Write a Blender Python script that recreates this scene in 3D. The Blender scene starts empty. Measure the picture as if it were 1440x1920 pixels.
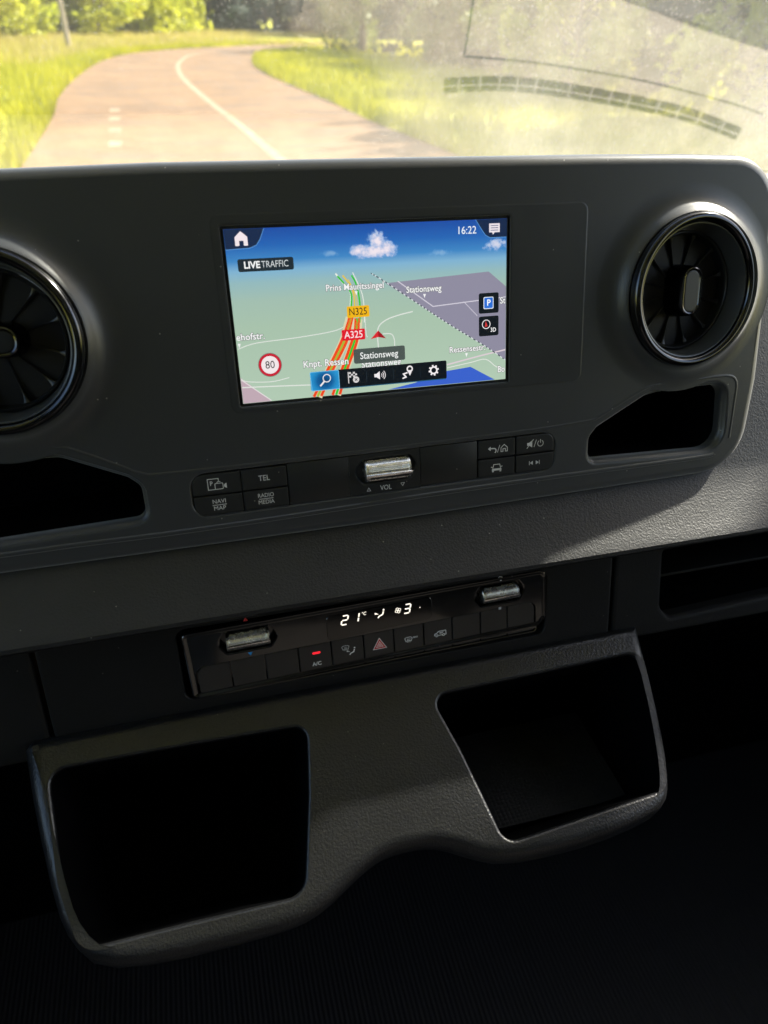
import bpy, bmesh, math, random
from mathutils import Vector, Matrix, geometry
rad = math.radians
random.seed(7)
scn = bpy.context.scene
COL = scn.collection

# ------------------------------------------------------------------ camera, world, sun, exposure
cam_d = bpy.data.cameras.new('camera'); cam = bpy.data.objects.new('camera', cam_d); COL.objects.link(cam)
_r = Matrix(((0.96492, 0.13077, -0.22766), (-0.26146, 0.55746, -0.78796), (0.02387, 0.81984, 0.57210)))
cam.matrix_world = Matrix.Translation((-0.09885, -0.36880, 1.63139)) @ _r.to_4x4()
cam_d.sensor_fit = 'VERTICAL'; cam_d.sensor_height = 36; cam_d.lens = 24.836
cam_d.clip_start = 0.02; cam_d.clip_end = 3000
cam_d.dof.use_dof = True; cam_d.dof.focus_distance = 0.43; cam_d.dof.aperture_fstop = 8
scn.camera = cam

EXPOSURE = 1.98
SUN_DIR = Vector((0.74, 0.28, 0.60)).normalized()
world = bpy.data.worlds.new('World'); scn.world = world; world.use_nodes = True
wn = world.node_tree.nodes; wl = world.node_tree.links
bg = wn['Background']; sky = wn.new('ShaderNodeTexSky'); sky.sky_type = 'NISHITA'; sky.sun_disc = False
sky.sun_elevation = math.asin(SUN_DIR.z); sky.sun_rotation = math.atan2(SUN_DIR.x, SUN_DIR.y)
sky.air_density = 1.2; sky.dust_density = 2.0
wl.new(sky.outputs[0], bg.inputs[0]); bg.inputs[1].default_value = 0.12
sd = bpy.data.lights.new('sun', 'SUN'); sd.energy = 4.5; sd.angle = rad(1.5); sd.color = (1.0, 0.94, 0.85)
so = bpy.data.objects.new('sun', sd); COL.objects.link(so)
so.rotation_euler = SUN_DIR.to_track_quat('Z', 'Y').to_euler()
vs = scn.view_settings; vs.view_transform = 'Standard'; vs.look = 'None'; vs.exposure = EXPOSURE; vs.gamma = 1
vs.use_curve_mapping = False

# ------------------------------------------------------------------ frames (mm in the console frame -> world metres)
TILT = rad(16); H = 1.5
CON = Matrix(((1, 0, 0, 0), (0, math.sin(TILT), -math.cos(TILT), 0), (0, math.cos(TILT), math.sin(TILT), H), (0, 0, 0, 1)))
def frame(ox, oy, oz, rot=None):
    m = CON @ Matrix.Translation((ox / 1000, oy / 1000, oz / 1000))
    return m @ rot if rot else m

# ------------------------------------------------------------------ materials
def lin(c):
    c = c / 255
    return c / 12.92 if c <= 0.04045 else ((c + 0.055) / 1.055) ** 2.4
def hexc(h): return tuple(lin(int(h[i:i + 2], 16)) for i in (0, 2, 4)) + (1,)
class NT:
    def __init__(s, name):
        s.m = bpy.data.materials.new(name); s.m.use_nodes = True; s.t = s.m.node_tree
        s.p = s.t.nodes['Principled BSDF']; s.out = s.t.nodes['Material Output']
        s.tc = s.t.nodes.new('ShaderNodeTexCoord')
    def n(s, ty, **kw):
        nd = s.t.nodes.new(ty)
        for k, v in kw.items():
            if k in nd.inputs: nd.inputs[k].default_value = v
            else: setattr(nd, k, v)
        return nd
    def l(s, a, b): s.t.links.new(a, b)
    def noise(s, scale, detail=3, rough=0.5, src='Object'):
        n = s.n('ShaderNodeTexNoise'); n.inputs['Scale'].default_value = scale; n.inputs['Detail'].default_value = detail
        n.inputs['Roughness'].default_value = rough; s.l(s.tc.outputs[src], n.inputs['Vector']); return n
    def ramp(s, fac, stops):
        r = s.n('ShaderNodeValToRGB'); e = r.color_ramp.elements
        while len(e) < len(stops): e.new(0.5)
        for i, (p, c) in enumerate(stops):
            e[i].position = p; e[i].color = c if len(c) == 4 else tuple(c) + (1,)
        s.l(fac, r.inputs[0]); return r
    def math(s, op, a, b=None):
        m = s.n('ShaderNodeMath', operation=op)
        for i, v in enumerate((a, b)):
            if v is None: continue
            if isinstance(v, (int, float)): m.inputs[i].default_value = v
            else: s.l(v, m.inputs[i])
        return m.outputs[0]
def pmat(name, col, rough=0.5, metal=0.0, spec=0.5, coat=0.0, grain=None, fleck=0.0, var=0.15, vscale=30, sheen=0.0, rvar=0.0):
    """principled with a slow tonal variation, an optional grain relief and optional dust flecks"""
    s = NT(name); p = s.p
    p.inputs['Metallic'].default_value = metal; p.inputs['Roughness'].default_value = rough
    p.inputs['Specular IOR Level'].default_value = spec; p.inputs['Coat Weight'].default_value = coat
    if sheen: p.inputs['Sheen Weight'].default_value = sheen; p.inputs['Sheen Roughness'].default_value = 0.5
    nz = s.noise(vscale, 5, 0.6)
    lo = tuple(c * (1 - var) for c in col[:3]); hi = tuple(c * (1 + var) for c in col[:3])
    r = s.ramp(nz.outputs['Fac'], [(0.3, lo), (0.7, hi)]); out = r.outputs[0]
    if rvar:
        s.l(s.math('MULTIPLY_ADD', nz.outputs['Fac'], rvar), p.inputs['Roughness'])
        p.inputs['Roughness'].links[0].from_node.inputs[2].default_value = rough - rvar / 2
    if fleck:
        v = s.n('ShaderNodeTexVoronoi', Scale=260.0); s.l(s.tc.outputs['Object'], v.inputs['Vector'])
        n2 = s.noise(40, 2)
        d = s.math('LESS_THAN', v.outputs['Distance'], 0.10)
        k = s.math('GREATER_THAN', v.outputs['Color'], 0.86)
        f = s.math('MULTIPLY', s.math('MULTIPLY', d, k), fleck)
        mx = s.n('ShaderNodeMix', data_type='RGBA'); s.l(f, mx.inputs[0]); s.l(out, mx.inputs[6]); mx.inputs[7].default_value = (0.45, 0.43, 0.38, 1)
        out = mx.outputs[2]
    s.l(out, p.inputs['Base Color'])
    if grain:
        kind, sc, st = grain
        if kind == 'leather':
            w = s.noise(sc * 0.6, 3)
            vv = s.n('ShaderNodeMixRGB'); vv.inputs[0].default_value = 0.0018
            s.l(s.tc.outputs['Object'], vv.inputs[1]); s.l(w.outputs['Color'], vv.inputs[2])
            v = s.n('ShaderNodeTexVoronoi', Scale=float(sc), feature='SMOOTH_F1'); s.l(vv.outputs[0], v.inputs['Vector'])
            n3 = s.noise(sc * 2.4, 2)
            h = s.math('ADD', v.outputs['Distance'], s.math('MULTIPLY', n3.outputs['Fac'], 0.5))
        else:
            h = s.noise(sc, 2).outputs['Fac']
        b = s.n('ShaderNodeBump', Strength=st, Distance=0.0004); s.l(h, b.inputs['Height']); s.l(b.outputs[0], p.inputs['Normal'])
    return s.m
def emat(name, h, k=1.0, gloss=True):
    """a lit display pixel colour: the given display colour after exposure"""
    s = NT(name); c = hexc(h)
    s.p.inputs['Base Color'].default_value = (0.01, 0.01, 0.01, 1); s.p.inputs['Roughness'].default_value = 0.12
    s.p.inputs['Specular IOR Level'].default_value = 0.3 if gloss else 0.0
    s.p.inputs['Emission Color'].default_value = c; s.p.inputs['Emission Strength'].default_value = k / 2 ** EXPOSURE
    return s.m
M = {}
M['soft'] = pmat('soft_touch_charcoal_plastic', (0.018, 0.0205, 0.0225), 0.38, spec=0.55, sheen=0.3, grain=('fine', 2200, 0.20), fleck=0.55, var=0.10, vscale=9, rvar=0.12)
M['strip'] = pmat('button_strip_plastic', (0.011, 0.012, 0.0125), 0.42, grain=('fine', 3000, 0.08), fleck=0.5, var=0.08)
M['leather'] = pmat('grained_black_dash_skin', (0.0125, 0.0127, 0.0131), 0.48, spec=0.38, grain=('leather', 800, 0.5), fleck=0.35, var=0.1, rvar=0.1)
M['leather2'] = pmat('grained_tray_plastic', (0.0082, 0.0085, 0.0093), 0.35, spec=0.55, grain=('leather', 700, 0.55), fleck=0.2, var=0.1, rvar=0.1)
M['fascia'] = pmat('dark_fascia_plastic', (0.0095, 0.0093, 0.009), 0.55, spec=0.2, grain=('leather', 900, 0.3), var=0.15, fleck=0.25)
M['black'] = pmat('plain_black_plastic', (0.008, 0.008, 0.009), 0.6, spec=0.3)
M['void'] = pmat('painted_recess_shade', (0.0012, 0.0013, 0.0016), 0.9, spec=0.02)  # near-black colour stands in for the shade inside recesses
M['piano'] = pmat('piano_black_gloss', (0.006, 0.006, 0.006), 0.10, spec=0.5, coat=0.3, fleck=0.4, rvar=0.1, vscale=60)
M['blackchrome'] = pmat('black_chrome', (0.055, 0.056, 0.06), 0.16, metal=1.0, rvar=0.12, vscale=120)
M['chrome'] = pmat('satin_chrome', (0.95, 0.93, 0.91), 0.27, metal=1.0, rvar=0.1, vscale=200)
M['ventgrey'] = pmat('vent_funnel_grey', (0.035, 0.038, 0.042), 0.30, spec=0.5, rvar=0.1)
M['ventblack'] = pmat('vent_gloss_black', (0.007, 0.008, 0.0095), 0.36, spec=0.35, rvar=0.15, vscale=80)
M['print'] = pmat('white_button_print', (0.6, 0.6, 0.59), 0.6)
M['printw'] = pmat('bright_button_print', (0.9, 0.9, 0.88), 0.5)
M['redprint'] = pmat('red_button_print', (0.55, 0.03, 0.03), 0.5)
M['blueprint'] = pmat('blue_button_print', (0.02, 0.22, 0.55), 0.5)
M['glassblack'] = pmat('display_black_border', (0.010, 0.011, 0.012), 0.30, spec=0.4, fleck=0.4)
M['bezel'] = pmat('smooth_bezel_plastic', (0.0165, 0.019, 0.021), 0.37, spec=0.55, sheen=0.25, grain=('fine', 2600, 0.08), fleck=0.55, var=0.08, rvar=0.1)
M['dashtop'] = pmat('glare_painted_dash_top', (0.44, 0.37, 0.285), 0.5, spec=0.5, grain=('leather', 260, 0.9), var=0.25, vscale=25)  # black plastic coloured pale so its mirror image shows the bright glare
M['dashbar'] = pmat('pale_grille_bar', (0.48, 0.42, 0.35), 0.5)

# ------------------------------------------------------------------ mesh tools (all lengths below in mm, stored in metres)
K = 0.001
def finish(bm, smooth=32):
    bmesh.ops.recalc_face_normals(bm, faces=bm.faces)
    for f in bm.faces: f.smooth = True
    for e in bm.edges:
        if len(e.link_faces) == 2 and e.calc_face_angle(0) > rad(smooth): e.smooth = False
def part(name, bm, mat, parent=None, label=None, kind=None, mm=True, smooth=32, recalc=True, mx=None):
    if mm: bmesh.ops.scale(bm, vec=(K, K, K), verts=bm.verts)
    if recalc: finish(bm, smooth)
    me = bpy.data.meshes.new(name); bm.to_mesh(me); bm.free(); me.materials.append(mat)
    o = bpy.data.objects.new(name, me); COL.objects.link(o)
    if parent: o.parent = parent
    if mx is not None: o.matrix_local = mx
    if label: o['label'] = label
    if kind: o['kind'] = kind
    return o
def thing(name, label, cat, mx=None, group=None):
    o = bpy.data.objects.new(name, None); COL.objects.link(o); o.empty_display_size = 0.02
    if mx is not None: o.matrix_world = mx
    o['label'] = label; o['category'] = cat
    if group: o['group'] = group
    return o
def tag(o, label=None, cat=None, group=None, kind=None):
    for k, v in (('label', label), ('category', cat), ('group', group), ('kind', kind)):
        if v: o[k] = v
    return o
def fillet(pts, r, n=6):
    """round the corners of a polygon; r one radius or one per corner"""
    out = []; N = len(pts)
    for i in range(N):
        p = Vector(pts[i]); a = Vector(pts[i - 1]); b = Vector(pts[(i + 1) % N])
        rr = r[i] if isinstance(r, (list, tuple)) else r
        u = (a - p); v = (b - p); lu, lv = u.length, v.length
        if rr <= 0 or lu < 1e-6 or lv < 1e-6: out.append((p.x, p.y)); continue
        u /= lu; v /= lv; ang = math.acos(max(-1, min(1, u.dot(v))))
        if ang > rad(178): out.append((p.x, p.y)); continue
        t = min(rr / math.tan(ang / 2), lu * 0.49, lv * 0.49)
        rr = t * math.tan(ang / 2)
        for k in range(n + 1):   # quadratic-like arc through true circle
            bis = (u + v).normalized(); c = p + bis * (rr / math.sin(ang / 2))
            s0 = p + u * t - c; s1 = p + v * t - c
            a0 = math.atan2(s0.y, s0.x); a1 = math.atan2(s1.y, s1.x)
            d = (a1 - a0 + math.pi) % (2 * math.pi) - math.pi
            aa = a0 + d * k / n; out.append((c.x + rr * math.cos(aa), c.y + rr * math.sin(aa)))
    return out
def area(l): return sum(l[i - 1][0] * l[i][1] - l[i][0] * l[i - 1][1] for i in range(len(l))) / 2
def ccw(l): return list(l) if area(l) > 0 else list(reversed(l))
def inset(l, d):
    """move a CCW loop inwards by d (outwards when negative)"""
    if abs(d) < 1e-9: return list(l)
    N = len(l); out = []
    for i in range(N):
        p = Vector(l[i]); a = Vector(l[i - 1]); b = Vector(l[(i + 1) % N])
        e0 = (p - a); e1 = (b - p)
        if e0.length < 1e-7: e0 = e1
        if e1.length < 1e-7: e1 = e0
        n0 = Vector((-e0.y, e0.x)).normalized(); n1 = Vector((-e1.y, e1.x)).normalized()
        m = n0 + n1
        if m.length < 1e-6: m = n0
        m.normalize(); k = max(0.35, m.dot(n0)); q = p + m * (d / k); out.append((q.x, q.y))
    return out
def ring(bm, loop, z): return [bm.verts.new((x, y, z)) for x, y in loop]
def bridge(bm, a, b):
    n = len(a)
    for i in range(n):
        j = (i + 1) % n
        try: bm.faces.new((a[i], a[j], b[j], b[i]))
        except ValueError: pass
def cap(bm, rings):
    loops = [[v.co.copy() for v in r] for r in rings]; flat = [v for r in rings for v in r]
    for t in geometry.tessellate_polygon(loops):
        try: bm.faces.new([flat[i] for i in t])
        except ValueError: pass
def plate(bm, outer, prof, holes=(), back=True):
    """outer CCW loop; prof = [(inset, z), ...] from back to front; holes = [(loop, [(grow, z), ...] from front to deep, closed)]"""
    outer = ccw(outer); prev = None; first = None
    for d, z in prof:
        r = ring(bm, inset(outer, d), z)
        if prev: bridge(bm, prev, r)
        else: first = r
        prev = r
    d, z = prof[-1]; r = ring(bm, inset(outer, d + 0.35), z); bridge(bm, prev, r)
    tops = [r]
    for loop, hp, closed in holes:
        loop = ccw(loop); g0, z0 = hp[0]
        h0 = ring(bm, inset(loop, -g0 - 0.35), z0); tops.append(h0); pv = h0
        for g, zz in hp:
            q = ring(bm, inset(loop, -g), zz); bridge(bm, pv, q); pv = q
        if closed: cap(bm, [pv])
    cap(bm, tops)
    if back: cap(bm, [first])
def circ(cx, cy, r, n=64, ry=None): return [(cx + r * math.cos(2 * math.pi * i / n), cy + (ry or r) * math.sin(2 * math.pi * i / n)) for i in range(n)]
def rrect(x0, y0, x1, y1, r, n=6): return fillet([(x0, y0), (x1, y0), (x1, y1), (x0, y1)], r, n)
def lathe(bm, prof, n=72, cx=0, cy=0):
    rs = [[bm.verts.new((cx + r * math.cos(2 * math.pi * i / n), cy + r * math.sin(2 * math.pi * i / n), z)) for i in range(n)] for r, z in prof]
    for a, b in zip(rs, rs[1:]): bridge(bm, a, b)
def box(bm, x0, x1, y0, y1, z0, z1, rot=None, bev=0):
    vs_ = [bm.verts.new((x, y, z)) for x in (x0, x1) for y in (y0, y1) for z in (z0, z1)]
    fs = [bm.faces.new([vs_[i] for i in q]) for q in ((0, 1, 3, 2), (4, 6, 7, 5), (0, 4, 5, 1), (2, 3, 7, 6), (0, 2, 6, 4), (1, 5, 7, 3))]
    if bev:
        es = list({e for f in fs for e in f.edges})
        r = bmesh.ops.bevel(bm, geom=es, offset=bev, segments=2, affect='EDGES', profile=0.5)
    return vs_
def extrude_x(bm, prof, x0, x1, nx=1, close=False):
    rows = []
    for k in range(nx + 1):
        x = x0 + (x1 - x0) * k / nx
        rows.append([bm.verts.new((x, y, z)) for y, z in prof])
    for a, b in zip(rows, rows[1:]):
        for i in range(len(prof) - (0 if close else 1)):
            j = (i + 1) % len(prof); bm.faces.new((a[i], b[i], b[j], a[j]))
    if close:
        cap(bm, [rows[0]]); cap(bm, [rows[-1]])
def tube(bm, pts, r, n=8, r1=None):
    pts = [Vector(p) for p in pts]; prev = None; N = len(pts)
    for i, p in enumerate(pts):
        d = (pts[min(i + 1, N - 1)] - pts[max(i - 1, 0)]).normalized()
        up = Vector((0, 0, 1)) if abs(d.z) < 0.9 else Vector((0, 1, 0))
        a = d.cross(up).normalized(); b = d.cross(a); rr = r + ((r1 or r) - r) * i / max(1, N - 1)
        q = [bm.verts.new(p + a * rr * math.cos(2 * math.pi * k / n) + b * rr * math.sin(2 * math.pi * k / n)) for k in range(n)]
        if prev: bridge(bm, prev, q)
        else: cap(bm, [q])
        prev = q
    cap(bm, [prev])
# flat print -------------------------------------------------------
def flat(bm, pts, z=0):
    vs_ = [bm.verts.new((x, y, z)) for x, y in ccw(pts)]
    if len(vs_) <= 4 and len(vs_) == 3: bm.faces.new(vs_); return
    cap(bm, [vs_])
def stroke(bm, pts, w, z=0, close=False):
    pts = [Vector(p) for p in pts]
    if close: pts = pts + [pts[0], pts[1]]
    L = []
    for i, p in enumerate(pts):
        a = pts[max(i - 1, 0)]; b = pts[min(i + 1, len(pts) - 1)]
        d0 = (p - a) if i else (b - p); d1 = (b - p) if i < len(pts) - 1 else d0
        n0 = Vector((-d0.y, d0.x)).normalized(); n1 = Vector((-d1.y, d1.x)).normalized(); m = (n0 + n1)
        m = m.normalized() if m.length > 1e-6 else n0
        k = max(0.5, m.dot(n0)); ww = w if not isinstance(w, (list, tuple)) else w[min(i, len(w) - 1)]
        L.append((bm.verts.new((*(p + m * ww / 2 / k), z)), bm.verts.new((*(p - m * ww / 2 / k), z))))
    if close: L = L[1:]
    for a, b in zip(L, L[1:]): bm.faces.new((a[1], b[1], b[0], a[0]))
def smoothline(pts, n=6):
    """Catmull-Rom through points"""
    P = [pts[0]] + list(pts) + [pts[-1]]; out = []
    for i in range(1, len(P) - 2):
        p0, p1, p2, p3 = P[i - 1], P[i], P[i + 1], P[i + 2]
        for k in range(n):
            t = k / n
            out.append(tuple(0.5 * (2 * p1[j] + (p2[j] - p0[j]) * t + (2 * p0[j] - 5 * p1[j] + 4 * p2[j] - p3[j]) * t * t + (3 * p1[j] - p0[j] - 3 * p2[j] + p3[j]) * t ** 3) for j in range(len(p1))))
    out.append(tuple(pts[-1])); return out
def up(o_bm): # make faces point to +z
    for f in o_bm.faces:
        f.normal_update()
        if f.normal.z < 0: f.normal_flip()
def pic(name, fn, mat, parent, x=0, y=0, z=0, label=None, scale=1.0, rot=0):
    bm = bmesh.new(); fn(bm); up(bm)
    m = Matrix.Translation((x, y, z)) @ Matrix.Rotation(rot, 4, 'Z') @ Matrix.Diagonal((scale, scale, 1, 1))
    bmesh.ops.transform(bm, matrix=m, verts=bm.verts)
    o = part(name, bm, mat, parent, label, recalc=False)
    return o
def text(body, size, mat, parent, x, y, z, name='lettering', sx=0.86, bold=0.0, align='CENTER', rot=0, shear=0, label=None, w=None):
    c = bpy.data.curves.new('text_curve', 'FONT'); c.body = body; c.size = size; c.align_x = align; c.align_y = 'CENTER'
    c.offset = bold; c.shear = shear; c.resolution_u = 3
    t = bpy.data.objects.new('text_tmp', c); COL.objects.link(t)
    dg = bpy.context.evaluated_depsgraph_get(); me = bpy.data.meshes.new_from_object(t.evaluated_get(dg))
    bpy.data.objects.remove(t); bpy.data.curves.remove(c)
    me.name = name
    if w:
        xs_ = [v.co.x for v in me.vertices]; sx = w / (max(xs_) - min(xs_)); cx_ = (max(xs_) + min(xs_)) / 2; x -= cx_ * sx
    me.transform(Matrix.Scale(K, 4) @ Matrix.Translation((x, y, z)) @ Matrix.Rotation(rot, 4, 'Z') @ Matrix.Diagonal((sx, 1, 1, 1)))
    me.materials.clear(); me.materials.append(mat)
    o = bpy.data.objects.new(name, me); COL.objects.link(o); o.parent = parent
    if label: o['label'] = label
    return o

# ================================================================== THE SETTING: ground, road
def world_obj(name, verts, faces, mat, kind=None, parent=None, smooth=False):
    me = bpy.data.meshes.new(name); me.from_pydata(verts, [], faces); me.materials.append(mat); me.update()
    if smooth:
        for p in me.polygons: p.use_smooth = True
    o = bpy.data.objects.new(name, me); COL.objects.link(o)
    if kind: o['kind'] = kind
    if parent: o.parent = parent
    return o
def mat_ground():
    s = NT('meadow_ground'); a = s.noise(0.35, 5, 0.6); b = s.noise(14, 4, 0.7)
    m = s.math('ADD', s.math('MULTIPLY', a.outputs['Fac'], 0.6), s.math('MULTIPLY', b.outputs['Fac'], 0.4))
    r = s.ramp(m, [(0.35, (0.23, 0.25, 0.001)), (0.5, (0.40, 0.38, 0.002)), (0.66, (0.50, 0.42, 0.01))])
    s.l(r.outputs[0], s.p.inputs['Base Color']); s.p.inputs['Roughness'].default_value = 0.9; return s.m
def mat_road():
    s = NT('worn_asphalt'); a = s.noise(0.5, 5, 0.65); b = s.noise(60, 3, 0.7); c = s.noise(2.5, 5, 0.7)
    m = s.math('ADD', s.math('MULTIPLY', a.outputs['Fac'], 0.45), s.math('ADD', s.math('MULTIPLY', b.outputs['Fac'], 0.2), s.math('MULTIPLY', c.outputs['Fac'], 0.35)))
    r = s.ramp(m, [(0.36, (0.155, 0.088, 0.038)), (0.5, (0.25, 0.142, 0.062)), (0.62, (0.30, 0.172, 0.078))])
    # ragged darker bands, mostly in the right lane, and hairline cracks
    mp = s.n('ShaderNodeMapping'); mp.inputs['Scale'].default_value = (0.35, 1.1, 1); s.l(s.tc.outputs['Object'], mp.inputs[0])
    wn_ = s.n('ShaderNodeTexNoise', Scale=1.3, Detail=7.0, Roughness=0.72); s.l(mp.outputs[0], wn_.inputs['Vector'])
    sx = s.n('ShaderNodeSeparateXYZ'); s.l(s.tc.outputs['Object'], sx.inputs[0]); ln_ = s.n('ShaderNodeMapRange'); s.l(sx.outputs[0], ln_.inputs[0]); ln_.inputs[1].default_value = 0.6; ln_.inputs[2].default_value = 3.6
    wr = s.ramp(wn_.outputs['Fac'], [(0.50, (0, 0, 0)), (0.60, (1, 1, 1))])
    ck = s.n('ShaderNodeTexVoronoi', Scale=0.55, feature='DISTANCE_TO_EDGE'); cw = s.n('ShaderNodeMixRGB'); cw.inputs[0].default_value = 0.25; s.l(s.tc.outputs['Object'], cw.inputs[1]); s.l(c.outputs['Color'], cw.inputs[2]); s.l(cw.outputs[0], ck.inputs['Vector'])
    crk = s.math('LESS_THAN', ck.outputs['Distance'], 0.012)
    dk_ = s.math('MAXIMUM', s.math('MULTIPLY', wr.outputs[0], s.math('MULTIPLY_ADD', ln_.outputs[0], 0.45)), s.math('MULTIPLY', crk, 0.2))
    dm = s.n('ShaderNodeMix', data_type='RGBA'); s.l(dk_, dm.inputs[0]); s.l(r.outputs[0], dm.inputs[6]); dm.inputs[7].default_value = (0.13, 0.098, 0.07, 1)
    s.l(dm.outputs[2], s.p.inputs['Base Color']); s.p.inputs['Roughness'].default_value = 0.85
    bp = s.n('ShaderNodeBump', Strength=0.3, Distance=0.01); s.l(b.outputs['Fac'], bp.inputs['Height']); s.l(bp.outputs[0], s.p.inputs['Normal'])
    return s.m
def mat_leaf(name, c0, c1, tr=0.35, scale=0.9):
    s = NT(name); a = s.noise(scale, 3, 0.6); r = s.ramp(a.outputs['Fac'], [(0.35, c0), (0.65, c1)])
    s.l(r.outputs[0], s.p.inputs['Base Color']); s.p.inputs['Roughness'].default_value = 0.6
    t = s.n('ShaderNodeBsdfTranslucent'); s.l(r.outputs[0], t.inputs[0]); mx = s.n('ShaderNodeMixShader'); mx.inputs[0].default_value = tr
    s.l(s.p.outputs[0], mx.inputs[1]); s.l(t.outputs[0], mx.inputs[2]); s.l(mx.outputs[0], s.out.inputs[0]); return s.m
M['paint'] = pmat('road_marking_paint', (0.38, 0.26, 0.15), 0.75, var=0.4, vscale=5)
world_obj('ground', [(-600, -300, -0.03), (600, -300, -0.03), (600, 900, -0.03), (-600, 900, -0.03)], [(0, 1, 2, 3)], mat_ground(), 'structure')
RL = smoothline([(-1.6, -12), (-1.8, 5), (-1.95, 12), (-2.1, 16), (-2.36, 20), (-2.42, 27), (-2.05, 36), (-0.65, 43.5), (3.4, 51.7), (11, 61.2), (26, 70), (50, 76)])
RR = smoothline([(4.3, -12), (4.15, 5), (4.02, 11), (3.8, 14.5), (3.75, 18.6), (3.62, 22.3), (3.48, 27.6), (3.7, 34), (4.7, 41), (6.8, 47.8), (12.4, 55), (27, 63), (51, 69)])
n = min(len(RL), len(RR))
RRs = [RR[int(round(i * (len(RR) - 1) / (len(RL) - 1)))] for i in range(len(RL))]
vv = [(x, y, 0.0) for x, y in RL] + [(x, y, 0.0) for x, y in RRs]
L = len(RL)
world_obj('road', vv, [(i, L + i, L + i + 1, i + 1) for i in range(L - 1)], mat_road(), 'structure')
def strip_obj(name, pts, w, z):
    bm = bmesh.new(); stroke(bm, pts, w, z); up(bm); return part(name, bm, M['paint'], mm=False, recalc=False)
tag(strip_obj('road_line', smoothline([(1.75, 2), (1.5, 8), (1.35, 11), (1.2, 14.2), (0.93, 18.6), (0.68, 24), (0.6, 28.5), (0.85, 35), (2.0, 43), (5.2, 50)]), 0.16, 0.005), kind='structure')
for i, (x, y) in enumerate([(-1.03, 16.7), (-0.98, 15.25), (-0.91, 13.65), (-0.85, 12.1)]):
    o = strip_obj('road_marking', [(x, y - 0.27), (x, y + 0.27)], 0.19, 0.006)
    tag(o, ['farthest and smallest white dash near the left edge of the road', 'second farthest white dash in the short row on the left lane', 'second nearest white dash in the short row on the left lane', 'nearest white dash of the row, close above the dashboard panel'][i], 'road marking', 'short white dashes on the left lane')

# grass blades along the verges (nobody could count them)
M['grass'] = mat_leaf('verge_grass', (0.28, 0.29, 0.001), (0.50, 0.46, 0.002), 0.4, 0.5)
M['straw'] = mat_leaf('dry_grass_heads', (0.42, 0.33, 0.10), (0.5, 0.42, 0.12), 0.4, 0.5)
def edge_x(tab, y):
    for a, b in zip(tab, tab[1:]):
        if a[1] <= y <= b[1]: return a[0] + (b[0] - a[0]) * (y - a[1]) / (b[1] - a[1] + 1e-9)
    return tab[-1][0]
gv, gf, sv, sf = [], [], [], []
def blade(V, F, x, y, h, w):
    a = random.uniform(0, math.pi); dx, dy = math.cos(a) * w, math.sin(a) * w; lx, ly = random.uniform(-.3, .3) * h, random.uniform(-.3, .3) * h
    i = len(V); V.extend([(x - dx, y - dy, -0.03), (x + dx, y + dy, -0.03), (x + lx, y + ly, h)]); F.append((i, i + 1, i + 2))
for i in range(70000):
    y = 6 + 60 * random.random() ** 1.3
    if random.random() < 0.55: x = edge_x(RL, y) - 0.02 - 14 * random.random() ** 1.6
    else: x = edge_x(RR, y) + 0.02 + 10 * random.random() ** 1.6
    s_ = 1 + y / 30
    blade(gv, gf, x, y, random.uniform(0.10, 0.30), 0.010 * s_)
for i in range(16000):
    y = 30 + 62 * random.random(); x = edge_x(RL, min(y, 60)) - 1.5 - 16 * random.random() ** 1.2
    if y > 56: x = random.uniform(-14, 20)
    if 60 < y < 78 and x > 8: continue
    blade(sv, sf, x, y, random.uniform(0.25, 0.5), 0.012 * (1 + y / 30))
tag(world_obj('grass', gv, gf, M['grass']), 'bright green verge grass along both sides of the road', 'grass', kind='stuff')
tag(world_obj('dry_grass', sv, sf, M['straw']), 'straw coloured tall grass heads over the left verge', 'grass', kind='stuff')

# utility pole
up_ = thing('utility_pole', 'slim weathered wooden pole in the meadow left of the road', 'pole', Matrix.Translation((-4.1, 43.3, -0.03)))
M['wood'] = pmat('weathered_wood', (0.33, 0.27, 0.19), 0.8, vscale=4, var=0.3)
bm = bmesh.new(); tube(bm, [(0, 0, 0), (-0.05, 0, 4), (-0.12, 0, 8.5)], 0.13, 10, 0.09); part('pole', bm, M['wood'], up_, mm=False)
bm = bmesh.new(); box(bm, -0.75, 0.5, -0.06, 0.06, 7.7, 7.85, bev=0.01); part('cross_arm', bm, M['wood'], up_, mm=False)

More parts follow.
